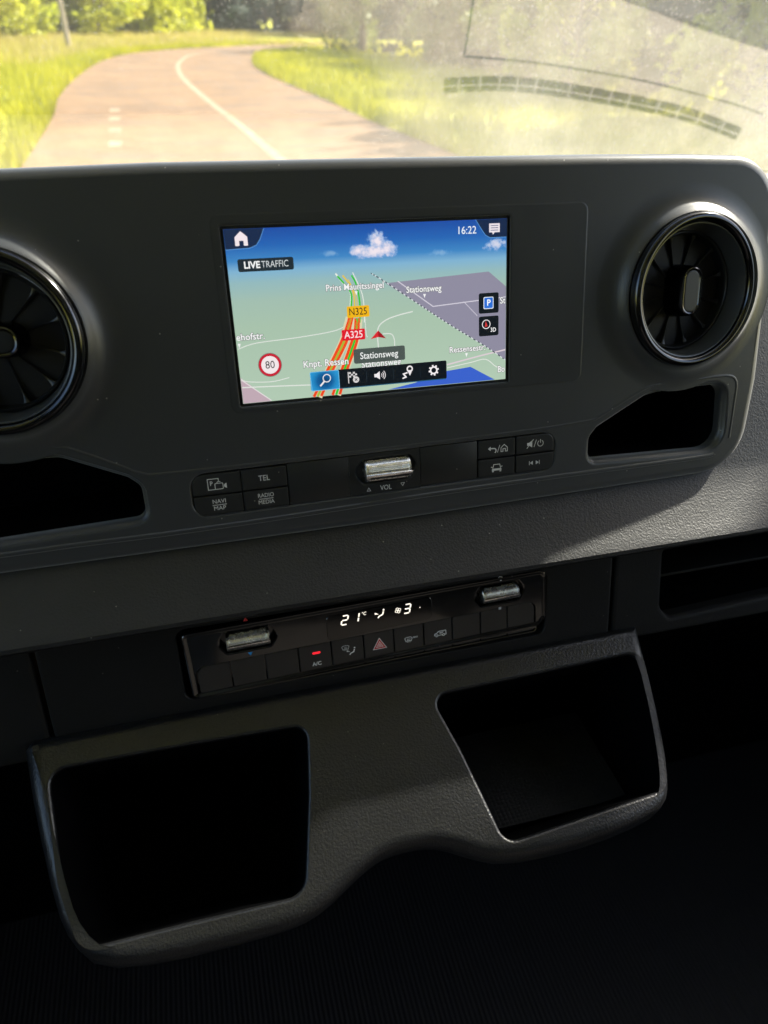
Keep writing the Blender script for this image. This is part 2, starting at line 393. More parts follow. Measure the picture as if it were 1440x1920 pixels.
# trees ------------------------------------------------------------
M['leaf_sun'] = mat_leaf('painted_sunlit_leaf', (0.30, 0.34, 0.02), (0.60, 0.57, 0.06), 0.6, 0.5)  # sunlight put into the leaf colour
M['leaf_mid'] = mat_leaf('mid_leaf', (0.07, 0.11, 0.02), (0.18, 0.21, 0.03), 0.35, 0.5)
M['leaf_dark'] = mat_leaf('painted_shade_leaf', (0.018, 0.038, 0.022), (0.05, 0.085, 0.04), 0.25, 0.5)  # shade of the wood put into the leaf colour
M['bark'] = pmat('bark', (0.10, 0.075, 0.05), 0.9, vscale=3, var=0.3)
def crown_mesh(name, mat, n, seed, sq=0.8, leaf=0.16):
    """unit crown: leaf faces gathered in clumps through an uneven volume, radius about 1"""
    rr = random.Random(seed); clumps = []
    for i in range(34):
        a = rr.uniform(0, 6.283); u = rr.uniform(-0.9, 1); r = rr.uniform(0.35, 1.0) * math.sqrt(1 - min(1, u * u) * 0.85)
        clumps.append((r * math.cos(a), r * math.sin(a), u * sq, rr.uniform(0.16, 0.36)))
    V, F = [], []
    for i in range(n):
        c = rr.choice(clumps); p = Vector((rr.gauss(0, 1), rr.gauss(0, 1), rr.gauss(0, 0.8))); p = p / max(p.length, .1) * c[3] * rr.random() ** 0.4
        q = Vector(c[:3]) + p; d = Vector((rr.gauss(0, 1), rr.gauss(0, 1), rr.gauss(0, 1))).normalized(); e = d.orthogonal().normalized()
        f = d.cross(e); s_ = leaf * rr.uniform(0.5, 1.2) * 0.5; j = len(V)
        V += [tuple(q + e * s_), tuple(q + f * s_ * .6), tuple(q - e * s_), tuple(q - f * s_ * .6)]; F.append((j, j + 1, j + 2, j + 3))
    me = bpy.data.meshes.new(name); me.from_pydata(V, [], F); me.materials.append(mat); return me
def trunk_mesh():
    bm = bmesh.new(); tube(bm, [(0, 0, 0), (0.02, 0.01, 0.3), (-0.01, 0.02, 0.6), (0.01, 0, 0.95)], 0.045, 8, 0.014)
    for a in range(5):
        t = a * 1.26; z = 0.35 + 0.1 * a; tube(bm, [(0, 0, z), (0.12 * math.cos(t), 0.12 * math.sin(t), z + 0.1), (0.26 * math.cos(t), 0.26 * math.sin(t), z + 0.24)], 0.018, 6, 0.006)
    finish(bm); me = bpy.data.meshes.new('trunk'); bm.to_mesh(me); bm.free(); me.materials.append(M['bark']); return me
CR = {k: [crown_mesh('crown', M[m], 3000, s, leaf=lf) for s in (1, 2)] for k, m, lf in (('sun', 'leaf_sun', 0.15), ('mid', 'leaf_mid', 0.14), ('dark', 'leaf_dark', 0.15))}
TR = trunk_mesh()
def tree(kind, x, y, h, r, label, group, low=0.25, shrub=False):
    t = thing('shrub' if shrub else 'tree', label, 'shrub' if shrub else 'tree', Matrix.Translation((x, y, -0.03)), group)
    t.rotation_euler.z = random.uniform(0, 6.28)
    tk = bpy.data.objects.new('trunk', TR); COL.objects.link(tk); tk.parent = t; tk.scale = (h, h, h * 0.9)
    c = bpy.data.objects.new('crown', random.choice(CR[kind])); COL.objects.link(c); c.parent = t
    c.location = (0, 0, h * (low + (1 - low) / 2)); c.scale = (r, r, h * (1 - low) / 1.7)
g = 'trees beyond the bend of the road'
TREES = [
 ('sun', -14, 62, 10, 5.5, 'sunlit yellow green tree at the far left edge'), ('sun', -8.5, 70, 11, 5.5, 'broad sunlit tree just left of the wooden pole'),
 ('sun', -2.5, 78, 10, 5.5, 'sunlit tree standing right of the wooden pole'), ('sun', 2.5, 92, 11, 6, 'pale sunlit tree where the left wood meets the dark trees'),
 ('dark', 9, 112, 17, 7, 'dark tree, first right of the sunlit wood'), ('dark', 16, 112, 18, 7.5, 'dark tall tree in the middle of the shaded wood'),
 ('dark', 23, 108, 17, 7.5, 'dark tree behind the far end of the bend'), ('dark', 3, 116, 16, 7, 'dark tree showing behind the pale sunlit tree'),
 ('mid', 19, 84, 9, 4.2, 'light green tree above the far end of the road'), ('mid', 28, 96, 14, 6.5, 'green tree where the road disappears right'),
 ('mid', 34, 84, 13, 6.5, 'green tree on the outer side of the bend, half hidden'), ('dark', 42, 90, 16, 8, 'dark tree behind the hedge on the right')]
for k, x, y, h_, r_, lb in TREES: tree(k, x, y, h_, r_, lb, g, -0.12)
g = 'shrubs and trees inside the bend on the right'
RT = [
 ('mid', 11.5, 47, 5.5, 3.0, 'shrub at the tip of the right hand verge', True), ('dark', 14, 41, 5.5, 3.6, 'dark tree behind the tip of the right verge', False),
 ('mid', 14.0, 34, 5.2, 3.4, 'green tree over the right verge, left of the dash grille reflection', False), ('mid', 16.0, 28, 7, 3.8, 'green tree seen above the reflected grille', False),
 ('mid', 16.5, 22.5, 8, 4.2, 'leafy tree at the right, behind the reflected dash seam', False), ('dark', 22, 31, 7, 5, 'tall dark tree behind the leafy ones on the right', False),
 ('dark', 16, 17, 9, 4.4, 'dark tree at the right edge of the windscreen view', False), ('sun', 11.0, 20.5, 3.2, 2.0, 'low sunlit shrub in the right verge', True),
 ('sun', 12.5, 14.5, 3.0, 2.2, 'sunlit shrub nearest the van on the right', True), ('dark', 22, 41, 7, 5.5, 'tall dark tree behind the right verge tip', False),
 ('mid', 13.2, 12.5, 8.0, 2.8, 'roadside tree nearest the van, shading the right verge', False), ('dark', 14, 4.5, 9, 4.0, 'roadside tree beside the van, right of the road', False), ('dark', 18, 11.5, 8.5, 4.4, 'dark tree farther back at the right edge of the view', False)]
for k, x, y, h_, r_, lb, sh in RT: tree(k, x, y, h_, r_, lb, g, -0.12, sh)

g = 'low shrubs at the foot of the tree line'
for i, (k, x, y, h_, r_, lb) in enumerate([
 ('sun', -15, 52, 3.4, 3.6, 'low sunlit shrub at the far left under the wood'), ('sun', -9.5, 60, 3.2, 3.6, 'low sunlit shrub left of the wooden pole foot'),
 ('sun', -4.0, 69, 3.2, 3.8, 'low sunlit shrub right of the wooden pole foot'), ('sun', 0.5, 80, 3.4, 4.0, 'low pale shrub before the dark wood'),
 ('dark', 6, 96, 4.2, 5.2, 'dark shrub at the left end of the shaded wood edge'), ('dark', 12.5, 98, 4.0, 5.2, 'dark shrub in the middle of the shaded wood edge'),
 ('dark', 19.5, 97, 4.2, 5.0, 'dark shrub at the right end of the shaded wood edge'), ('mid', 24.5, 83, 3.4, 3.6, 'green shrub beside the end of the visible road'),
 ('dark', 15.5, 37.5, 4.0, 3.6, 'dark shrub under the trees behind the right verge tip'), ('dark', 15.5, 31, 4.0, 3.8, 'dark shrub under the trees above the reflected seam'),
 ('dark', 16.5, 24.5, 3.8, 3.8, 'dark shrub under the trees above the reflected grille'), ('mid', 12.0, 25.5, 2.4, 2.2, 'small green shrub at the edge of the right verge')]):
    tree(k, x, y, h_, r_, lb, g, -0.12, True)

# ================================================================== VAN CAB (roof, doors, bulkhead, floor, windscreen)
cab = thing('van_cab', 'dark inside shell of the van cab around the dashboard', 'van', Matrix.Translation((0, 0, 0)))
M['trim'] = pmat('cab_trim_grey', (0.03, 0.03, 0.03), 0.8, var=0.1, vscale=6)
M['seat'] = pmat('brown_grey_seat_cloth', (0.075, 0.066, 0.058), 0.9, var=0.2, vscale=20)
M['headliner'] = pmat('headliner_grey', (0.60, 0.63, 0.66), 0.9, var=0.08, vscale=8)
def wbox(name, x0, x1, y0, y1, z0, z1, mat, parent=cab, bev=0.01, label=None):
    bm = bmesh.new(); box(bm, x0, x1, y0, y1, z0, z1, bev=bev); return part(name, bm, mat, parent, label, mm=False)
wbox('roof', -1.13, 1.13, -1.62, 0.02, 2.32, 2.38, M['headliner'])
wbox('bulkhead', -1.13, 1.13, -1.68, -1.625, 0.62, 2.315, M['headliner'])  # unseen; pale finish added to bounce light onto the console panel
for sx0, sx1 in ((-0.82, -0.27), (-0.15, 0.38), (0.40, 0.88)):  # unseen seats added to block low light from behind
    wbox('seat_cushion', sx0, sx1, -1.30, -0.72, 0.90, 1.06, M['seat'], bev=0.04); wbox('seat_back', sx0 + 0.02, sx1 - 0.02, -1.42, -1.28, 1.07, 1.62, M['seat'], bev=0.05)
    wbox('headrest', (sx0 + sx1) / 2 - 0.13, (sx0 + sx1) / 2 + 0.13, -1.44, -1.34, 1.64, 1.84, M['seat'], bev=0.035)
wbox('seat_base', -0.82, 0.88, -1.28, -0.76, 0.67, 0.89, M['trim'])
wbox('cab_floor', -1.13, 1.13, -1.62, 0.78, 0.60, 0.66, M['black'])
wbox('firewall', -1.05, 1.05, 0.79, 0.84, 0.66, 1.41, M['black'])
for sx in (-1, 1):
    a, b = sorted((sx * 1.055, sx * 1.13))
    wbox('door_panel', a, b, -0.85, 0.83, 0.665, 1.36, M['trim'])
    wbox('door_pillar', a, b, -1.62, -0.855, 0.665, 2.315, M['trim'])
    wbox('window_header', a, b, -0.85, 0.02, 2.22, 2.315, M['trim'])
    bm = bmesh.new(); tube(bm, [(sx * 1.10, 0.80, 1.42), (sx * 1.10, 0.40, 1.83), (sx * 1.10, 0.02, 2.27)], 0.033, 10); part('windscreen_pillar', bm, M['trim'], cab, mm=False)
# windscreen glass: one slightly tinted pane, dusty, mirrors the dash top
def mat_glass():
    s = NT('dusty_veiled_windscreen_glass'); nt = s.t; nt.nodes.remove(s.p)
    tr = s.n('ShaderNodeBsdfTransparent'); tr.inputs[0].default_value = (0.90, 0.92, 0.88, 1)
    gl = s.n('ShaderNodeBsdfGlossy'); gl.inputs['Roughness'].default_value = 0.018; gl.inputs[0].default_value = (1, 0.97, 0.92, 1)
    lw = s.n('ShaderNodeLayerWeight'); lw.inputs[0].default_value = 0.5
    F = s.math('MULTIPLY_ADD', s.math('POWER', lw.outputs['Facing'], 4.0), 0.9); F.node.inputs[2].default_value = 0.20
    m1 = s.n('ShaderNodeMixShader'); s.l(F, m1.inputs[0]); s.l(tr.outputs[0], m1.inputs[1]); s.l(gl.outputs[0], m1.inputs[2])
    # dust film with specks; film thickened rightward to paint in the reflected veil
    tl = s.n('ShaderNodeBsdfTranslucent'); tl.inputs[0].default_value = (0.85, 0.82, 0.72, 1)
    df = s.n('ShaderNodeBsdfDiffuse'); df.inputs[0].default_value = (0.80, 0.77, 0.68, 1)
    md = s.n('ShaderNodeMixShader'); md.inputs[0].default_value = 0.5; s.l(tl.outputs[0], md.inputs[1]); s.l(df.outputs[0], md.inputs[2])
    film = s.noise(3.5, 4, 0.6); fine = s.noise(350, 2, 0.6); v = s.n('ShaderNodeTexVoronoi', Scale=270.0); s.l(s.tc.outputs['Object'], v.inputs['Vector'])
    size = s.math('MULTIPLY', v.outputs['Color'], 0.30)
    speck = s.math('MULTIPLY', s.math('LESS_THAN', v.outputs['Distance'], size), 0.20)
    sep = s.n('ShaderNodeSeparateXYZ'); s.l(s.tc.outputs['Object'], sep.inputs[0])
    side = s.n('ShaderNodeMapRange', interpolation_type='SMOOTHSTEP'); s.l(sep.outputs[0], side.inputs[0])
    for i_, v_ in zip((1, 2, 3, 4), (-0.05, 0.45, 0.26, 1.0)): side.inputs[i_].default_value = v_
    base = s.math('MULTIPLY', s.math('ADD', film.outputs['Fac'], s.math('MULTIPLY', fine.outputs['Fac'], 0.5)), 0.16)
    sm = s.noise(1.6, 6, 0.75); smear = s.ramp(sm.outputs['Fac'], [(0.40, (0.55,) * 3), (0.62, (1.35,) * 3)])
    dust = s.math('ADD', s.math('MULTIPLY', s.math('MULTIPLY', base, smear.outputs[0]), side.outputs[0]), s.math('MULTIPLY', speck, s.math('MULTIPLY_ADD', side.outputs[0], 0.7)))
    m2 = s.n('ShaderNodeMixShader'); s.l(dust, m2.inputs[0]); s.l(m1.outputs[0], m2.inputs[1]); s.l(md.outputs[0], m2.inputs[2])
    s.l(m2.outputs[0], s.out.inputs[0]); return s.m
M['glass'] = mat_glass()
sq2 = math.sqrt(0.5); gm = Matrix(((1, 0, 0, 0), (0, sq2, -sq2, 0.80), (0, -sq2, -sq2, 1.42), (0, 0, 0, 1)))
# local frame of the pane: x across, y down-forward, z towards the cabin
ws = thing('windscreen', 'dusty van windscreen mirroring the sunlit dash top on its right side', 'windscreen', gm)
bm = bmesh.new(); q = [bm.verts.new(p) for p in ((-1.08, 0.0, 0), (1.08, 0.0, 0), (1.08, -1.13, 0), (-1.08, -1.13, 0))]; bm.faces.new(q); bm.normal_update()
if bm.faces[:][0].normal.z < 0: bm.faces[:][0].normal_flip()
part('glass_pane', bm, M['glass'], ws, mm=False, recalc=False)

# ================================================================== DASHBOARD
dash = thing('dashboard', 'black grained van dashboard body carrying the controls, cubbies and shelf', 'dashboard', frame(0, 0, 0))
bm = bmesh.new()
lowp = [(-119, -7), (-124, -4.5), (-135, 4), (-145, 12.5), (-151, 18), (-154.5, 21.5), (-157, 23.6), (-159.5, 23.6), (-161.8, 21), (-163.2, 16), (-165, 0), (-173, -9), (-173, -60)]
extrude_x(bm, [(50.2, -88), (47, -84), (42, -80), (34, -76), (20, -74), (0, -72), (-100, -70), (-104, -50), (-106.5, -12.5)] + lowp, -1045, 246, 1)
extrude_x(bm, [(50.2, -88), (47, -78), (42, -71), (34, -65), (20, -59.5), (0, -52), (-40, -36.5), (-90, -17.5)] + lowp, 246, 1045, 1)
v0 = [v for v in bm.verts if abs(v.co.x - 246) < 1e-4]; bmesh.ops.remove_doubles(bm, verts=v0, dist=0.01)
part('dash_pad', bm, M['leather'], dash)
# dash top: its own sloping plane, x right, y forward
th = math.atan2(-110, 740)
tp = Matrix.Translation((0, 0.060, H + 0.030)) @ Matrix.Rotation(th, 4, 'X')
tl = CON.inverted() @ tp
top = []
def D(x, y): return (x, (y - 60) * 1.011)
gc = smoothline([(306, 667), (380, 664), (455, 667), (552, 678), (640, 690), (740, 707), (851, 736)], 5)
def off(c, d):
    o_ = []
    for i, p in enumerate(c):
        a = Vector(c[max(0, i - 1)]); b = Vector(c[min(len(c) - 1, i + 1)]); t = (b - a).normalized(); o_.append((p[0] - t.y * d, p[1] + t.x * d))
    return o_
gl_loop = fillet([D(*p) for p in off(gc, -9.5) + off(gc, 9.5)[::-1]], 3, 2)
spk = fillet([D(*p) for p in [(-430, 470), (40, 470), (70, 612), (150, 626), (196, 664), (200, 706), (-430, 706)]], [20, 40, 30, 50, 40, 20, 20], 6)  # speaker recess, enlarged so the mirrored dash stays dark on the left
dk = ccw([D(*p) for p in [(470, 300), (1000, 300), (1000, 668), (930, 642), (848, 615), (770, 600), (700, 587), (630, 571), (560, 556), (500, 545), (470, 520)]])  # recess added to darken the mirrored band at the upper right
bm = bmesh.new()
plate(bm, [(-1045, 28), (1045, 28), (1045, 745), (-1045, 745)], [(0, -6), (0, 0)],
      [(gl_loop, [(0.8, 0), (0.2, -0.6), (0, -1.5), (0, -14)], True), (spk, [(80, 0), (66, -1), (50, -4), (34, -9), (20, -17), (8, -30), (2, -44), (0, -60)], True), (dk, [(2, 0), (0.5, -1), (0, -3), (0, -70)], True)], back=False)
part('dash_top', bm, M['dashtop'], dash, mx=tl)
M['mesh'] = pmat('black_speaker_mesh', (0.018, 0.019, 0.02), 0.6, grain=('leather', 330, 1.0))
for nm, lp, zz in (('speaker_mesh', inset(ccw(spk), 0.5), -8), ('added_recess_liner', inset(dk, 0.5), -66), ('grille_bed', inset(ccw(gl_loop), 0.3), -12)):
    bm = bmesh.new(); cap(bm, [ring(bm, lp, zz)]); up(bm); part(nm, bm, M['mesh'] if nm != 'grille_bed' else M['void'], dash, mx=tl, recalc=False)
# demister grille bars
for k in range(13):
    i = int((k + 0.9) * (len(gc) - 1) / 13.4); a = Vector(gc[max(0, i - 1)]); b = Vector(gc[min(len(gc) - 1, i + 1)]); t = (b - a).normalized(); c = Vector(D(*gc[i]))
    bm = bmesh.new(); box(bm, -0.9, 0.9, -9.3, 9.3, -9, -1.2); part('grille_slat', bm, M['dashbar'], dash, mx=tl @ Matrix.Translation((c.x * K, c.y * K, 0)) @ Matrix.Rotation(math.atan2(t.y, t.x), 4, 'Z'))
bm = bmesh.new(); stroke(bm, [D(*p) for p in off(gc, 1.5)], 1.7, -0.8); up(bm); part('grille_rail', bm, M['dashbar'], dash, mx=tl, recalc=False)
for pts in ([(110, 626), (212, 628), (332, 630), (440, 636), (553, 648), (640, 659), (735, 675), (820, 691), (885, 706)], [(336, 560), (334, 600), (332, 628)]):
    bm = bmesh.new(); stroke(bm, [D(*p) for p in smoothline([q_ for q_ in pts if q_[0] > 257 or len(pts) == 3], 4)], 3.0, 0.5); up(bm); part('seam', bm, M['black'], dash, mx=tl, recalc=False)

# lower fascia: three panels with open seams, right one holds the open shelf
FZ = -12
def fascia(x0, x1, y0, y1, holes=(), loop=None):
    bm = bmesh.new(); plate(bm, loop or [(x0, y0), (x1, y0), (x1, y1), (x0, y1)], [(0, FZ - 14), (0, FZ - 2.2), (0.6, FZ - 0.7), (2.2, FZ)], holes, back=False); return part('fascia_panel', bm, M['fascia'], dash)
fascia(-885, -215.2, -252, -173.5)
fascia(-212.6, 165.8, -256, -173.5, [(rrect(-133.0, -229.2, 113.6, -180.3, 6), [(1, FZ), (0.3, FZ - 0.7), (0, FZ - 2), (0, FZ - 26)], True)])
sh = fillet([(206.5, -180.5), (208.0, -226), (216, -235.5), (310, -232), (885, -212), (885, -178.5), (300, -178.5)], [2, 8, 6, 5, 0, 0, 0], 5)
fascia(0, 0, 0, 0, [(sh, [(3.2, FZ), (1.5, FZ - 0.5), (0.4, FZ - 2), (0, FZ - 5), (0, FZ - 12)], False)],
       loop=[(168.4, -247), (310, -247.5), (889, -226), (889, -173.5), (168.4, -173.5)])
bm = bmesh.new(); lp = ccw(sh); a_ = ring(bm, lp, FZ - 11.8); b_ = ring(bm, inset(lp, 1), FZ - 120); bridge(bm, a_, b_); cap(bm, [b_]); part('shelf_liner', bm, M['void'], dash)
bm = bmesh.new(); box(bm, 206, 880, -206, -203.5, -118, FZ - 10, bev=0.8); part('shelf_divider', bm, M['fascia'], dash)
# lower bulkhead sloping away under the fascia
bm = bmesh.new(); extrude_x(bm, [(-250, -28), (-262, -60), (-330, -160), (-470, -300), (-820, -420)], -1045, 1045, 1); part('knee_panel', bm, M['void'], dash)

# ================================================================== INFOTAINMENT CONSOLE
con = thing('infotainment_console', 'charcoal centre console panel with round vents, buttons and a lit navigation screen', 'console', frame(0, 0, 0))
outer = fillet([(-880, 71), (-174.2, 74.7), (-108, 76.2), (8, 76.5), (131, 76.3), (190, 75.6), (256.5, 73.5), (258, -60), (252.5, -121.4), (111.9, -123.5), (-2, -124.9), (-216, -124.6), (-880, -122)],
               [0, 0, 0, 0, 0, 0, 42, 0, 36, 0, 0, 0, 0], 10)
# storage recesses
cubR = fillet([(135.3, -102.6), (135.6, -86.5), (141, -80.2), (174.6, -63.0), (184, -61.5), (233, -60.4), (235, -105.5)], [6, 7, 4, 10, 8, 9, 14], 5)
cubL = fillet([(-880, -60), (-236, -61.0), (-203, -62.0), (-175, -63.0), (-143, -78.0), (-136.4, -84), (-136.2, -104), (-213, -106.5), (-880, -112)], [0, 0, 0, 12, 6, 8, 7, 0, 0], 5)
VR = (196.0, -1.0); VL = (-194.5, -2.5)
collar = [(15, 0), (11, 0.3), (7.5, 1.1), (4.2, 2.8), (1.8, 5.2), (0.3, 7.2), (-1.0, 8.0), (-2.2, 7.4), (-2.6, 5), (-2.6, -22)]
screen_l = rrect(-79.2, -46.2, 79.2, 46.0, 1.2, 3)
strip_l = fillet([(-111.5, -106.2), (-111.2, -80.8), (111, -79.6), (110.8, -104.2)], [9, 9, 9, 9], 6)
cr = [(2.6, 0), (1.6, -0.4), (1.0, -1.6), (0.2, -2.2), (-0.6, -3.4), (-1.0, -5.5), (-1.0, -9)]
bm = bmesh.new()
plate(bm, outer, [(0.5, -62), (0, -60), (0, -6.5), (0.4, -4.2), (1.3, -2.3), (2.9, -0.9), (6.0, 0)],
      [(circ(*VR, 46), collar, False), (circ(*VL, 46), collar, False),
       (screen_l, [(0.8, 0), (0.2, -0.3), (0, -1.0), (0, -2.2)], True), (strip_l, [(0.9, 0), (0.3, -0.4), (0, -1.2), (0, -5)], True),
       (cubR, cr, False), (cubL, cr, False)], back=False)
part('console_panel', bm, M['soft'], con, smooth=38)
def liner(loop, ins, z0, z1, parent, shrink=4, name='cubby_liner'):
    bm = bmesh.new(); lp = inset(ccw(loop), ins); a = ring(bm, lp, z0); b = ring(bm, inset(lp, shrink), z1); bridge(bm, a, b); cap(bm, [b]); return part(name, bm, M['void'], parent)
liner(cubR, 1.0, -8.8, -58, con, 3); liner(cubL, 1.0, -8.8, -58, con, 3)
bm = bmesh.new(); plate(bm, rrect(-84, -49.5, 127, 51.5, 5, 4), [(0, 0.02), (0.3, 0.1), (0.8, 0.15)], [(screen_l, [(1.0, 0.15), (0.3, -0.1), (0, -0.6), (0, -1.9)], False)], back=False)
part('display_bezel', bm, M['bezel'], con)
# raised lip under the button strip and the fold line above it
def lipstrip(pts, w, hgt, mat, name):
    bm = bmesh.new(); pr = [(-w / 2, 0.02), (-w / 2 + w * .2, hgt * .8), (0, hgt), (w / 2 - w * .2, hgt * .8), (w / 2, 0.02)]; rows = []
    P = smoothline(pts, 3)
    for i, p in enumerate(P):
        a = Vector(P[max(0, i - 1)]); b = Vector(P[min(len(P) - 1, i + 1)]); t = (b - a).normalized(); nn = Vector((-t.y, t.x))
        rows.append([bm.verts.new((p[0] + nn.x * q_[0], p[1] + nn.y * q_[0], q_[1])) for q_ in pr])
    for a, b in zip(rows, rows[1:]):
        for i in range(4): bm.faces.new((a[i], b[i], b[i + 1], a[i + 1]))
    return part(name, bm, mat, con)
lipstrip([(-420, -117.5), (-213, -112.6), (-131, -112.9), (-59, -112.2), (26, -110.2), (111, -109.2), (213, -109.0), (229, -108)], 3.0, 0.9, M['soft'], 'trim_lip')
lipstrip([(-141, -74.5), (-134, -77.2), (-126, -78.2), (-68, -78.6), (0, -78.2), (62, -77.6), (106, -76.8), (128, -75.6), (137, -75.0), (143, -72.6), (170, -59.6), (182, -56.8), (205, -56.4), (232, -55.6), (240.5, -60), (241, -72), (240, -98)], 1.8, 0.35, M['soft'], 'trim_lip')
lipstrip([(-420, -55), (-203, -57.2), (-176, -57.8), (-165, -61.0), (-141, -74.0)], 1.8, 0.35, M['soft'], 'trim_lip')

# button strip
def button(parent, loop, z0, z1, mat, name='button'):
    bm = bmesh.new(); plate(bm, loop, [(0, z0), (0, z1 - 0.5), (0.15, z1 - 0.15), (0.5, z1)]); return part(name, bm, mat, parent)
bm = bmesh.new(); box(bm, -57.2, -21.5, -105.2, -80.8, -4, -0.35, bev=0.25); part('strip_blank', bm, M['strip'], con)
bm = bmesh.new(); box(bm, 22.5, 58.8, -103.9, -80.3, -4, -0.35, bev=0.25); part('strip_blank', bm, M['strip'], con)
# middle piece with the pocket of the thumbwheel
bm = bmesh.new()
pocket = fillet([(-18.2, -91), (-12.6, -98.0), (16.4, -97.2), (20.2, -90.3), (16.4, -84.2), (-12.6, -84.4)], [9, 3, 3, 9, 3, 3], 6)
plate(bm, [(-21.3, -105.1), (22.3, -104.7), (22.3, -80.2), (-21.3, -80.6)], [(0, -4), (0, -0.6), (0.25, -0.35)], [(pocket, [(1.6, -0.35), (0.8, -0.7), (0, -2.2), (-0.8, -7)], True)])
part('wheel_pocket', bm, M['strip'], con)
BZ = 0.05
bt = {}
bt['cam'] = button(con, fillet([(-110.6, -93.4), (-84.0, -93.6), (-84.0, -81.6), (-110.4, -81.6)], [0.6, 0.6, 0.6, 9]), -4, 0, M['strip'])
bt['tel'] = button(con, rrect(-83.2, -93.4, -57.9, -81.4, 0.6), -4, 0, M['strip'])
bt['navi'] = button(con, fillet([(-110.6, -105.4), (-84.0, -105.4), (-84.0, -94.3), (-110.6, -94.1)], [9, 0.6, 0.6, 0.6]), -4, 0, M['strip'])
bt['radio'] = button(con, rrect(-83.2, -105.3, -57.9, -94.2, 0.6), -4, 0, M['strip'])
bt['back'] = button(con, rrect(59.6, -91.8, 83.6, -80.6, 0.6), -4, 0, M['strip'])
bt['mute'] = button(con, fillet([(84.5, -91.8), (110.1, -91.8), (110.1, -80.4), (84.5, -80.4)], [0.6, 0.6, 9, 0.6]), -4, 0, M['strip'])
bt['car'] = button(con, rrect(59.6, -103.8, 83.6, -92.6, 0.6), -4, 0, M['strip'])
bt['skip'] = button(con, fillet([(84.5, -103.7), (110.0, -103.7), (110.1, -92.6), (84.5, -92.6)], [0.6, 9, 0.6, 0.6]), -4, 0, M['strip'])
labels = dict(cam='button with parking camera symbol', tel='button marked TEL', navi='button marked NAVI MAP', radio='button marked RADIO MEDIA', back='button with back arrow and house', mute='button with mute and power symbols', car='button with car symbol', skip='button with track skip arrows')
for k_, o_ in bt.items(): o_['label'] = labels[k_]
text('TEL', 4.6, M['print'], bt['tel'], -70.7, -87.4, BZ, bold=0.02, w=6.4)
text('NAVI', 3.4, M['print'], bt['navi'], -97.0, -97.8, BZ, w=7.2); text('MAP', 3.4, M['print'], bt['navi'], -97.0, -101.8, BZ, w=6.6)
text('RADIO', 3.4, M['print'], bt['radio'], -70.7, -97.6, BZ, w=9.0); text('MEDIA', 3.4, M['print'], bt['radio'], -70.7, -101.6, BZ, w=9.0)
def ln(*segs, w=0.35):
    def f(bm):
        for s_ in segs: stroke(bm, s_, w)
    return f
pic('icon', ln([(-4, 0), (4, 0)]), M['print'], bt['navi'], -97, -99.8, BZ); pic('icon', ln([(-4, 0), (4, 0)]), M['print'], bt['radio'], -70.7, -99.6, BZ)
def ic_cam(bm):
    stroke(bm, [(-0.8, -3), (-4.6, -3), (-4.6, 3.2), (1.4, 3.2), (1.4, 1.6)], 0.38)
    stroke(bm, rrect(-0.8, -3, 3.6, 0.4, 0.5, 2), 0.38, close=True); flat(bm, [(4.2, -1.9), (5.6, -2.9), (5.6, 0.3), (4.2, -0.7)]); stroke(bm, [(0.2, 0.6), (0.8, 1.3), (2.4, 1.3)], 0.35)
pic('icon', ic_cam, M['print'], bt['cam'], -97.4, -87.6, BZ); text('P', 3.6, M['print'], bt['cam'], -100.1, -87.1, BZ, bold=0.06)
def ic_back(bm):
    stroke(bm, smoothline([(-5.2, 0.6), (-2.6, 0.6), (-1.2, 0.1), (-0.9, -1.2), (-1.6, -2.2)], 4), 0.7); flat(bm, [(-6.2, 0.6), (-4.4, 2.0), (-4.4, -0.8)])
    stroke(bm, [(0, -2.2), (1.6, 2.4)], 0.35); stroke(bm, [(2.4, -1.9), (2.4, 0.5), (4.5, 2.4), (6.6, 0.5), (6.6, -1.9), (5.3, -1.9), (5.3, -0.2), (3.7, -0.2), (3.7, -1.9)], 0.4, close=True)
pic('icon', ic_back, M['print'], bt['back'], 72, -86.6, BZ)
def ic_mute(bm):
    flat(bm, [(-5.4, -0.8), (-4.2, -0.8), (-2.0, -2.2), (-2.0, 2.2), (-4.2, 0.9), (-5.4, 0.9)]); stroke(bm, [(-5.6, -2.6), (-1.2, 2.8)], 0.4); stroke(bm, [(-0.8, -2.2), (0.8, 2.4)], 0.35)
    stroke(bm, [(3.6 + 1.9 * math.sin(t), -0.1 + 1.9 * math.cos(t)) for t in [0.55 + i * 0.4325 for i in range(13)]], 0.4); stroke(bm, [(3.6, 0.2), (3.6, 2.5)], 0.4)
pic('icon', ic_mute, M['print'], bt['mute'], 97.3, -86.0, BZ)
def ic_car(bm):
    stroke(bm, [(-2.6, -0.6), (-2.0, 1.9), (2.0, 1.9), (2.6, -0.6)], 0.45); flat(bm, [(-3, -0.7), (3, -0.7), (3.2, -2.0), (-3.2, -2.0)]); flat(bm, [(-3, -2.1), (-1.9, -2.1), (-1.9, -2.9), (-3, -2.9)])
    flat(bm, [(3, -2.1), (1.9, -2.1), (1.9, -2.9), (3, -2.9)]); stroke(bm, [(-3.8, 0.5), (-2.8, 0.2)], 0.5); stroke(bm, [(3.8, 0.5), (2.8, 0.2)], 0.5)
pic('icon', ic_car, M['print'], bt['car'], 71.6, -98.2, BZ)
def ic_skip(bm):
    flat(bm, [(-1, -1.3), (-1, 1.3), (-3, 0)]); stroke(bm, [(-3.4, -1.3), (-3.4, 1.3)], 0.4); flat(bm, [(1, -1.3), (1, 1.3), (3, 0)]); stroke(bm, [(3.4, -1.3), (3.4, 1.3)], 0.4)
pic('icon', ic_skip, M['print'], bt['skip'], 97, -98.2, BZ)
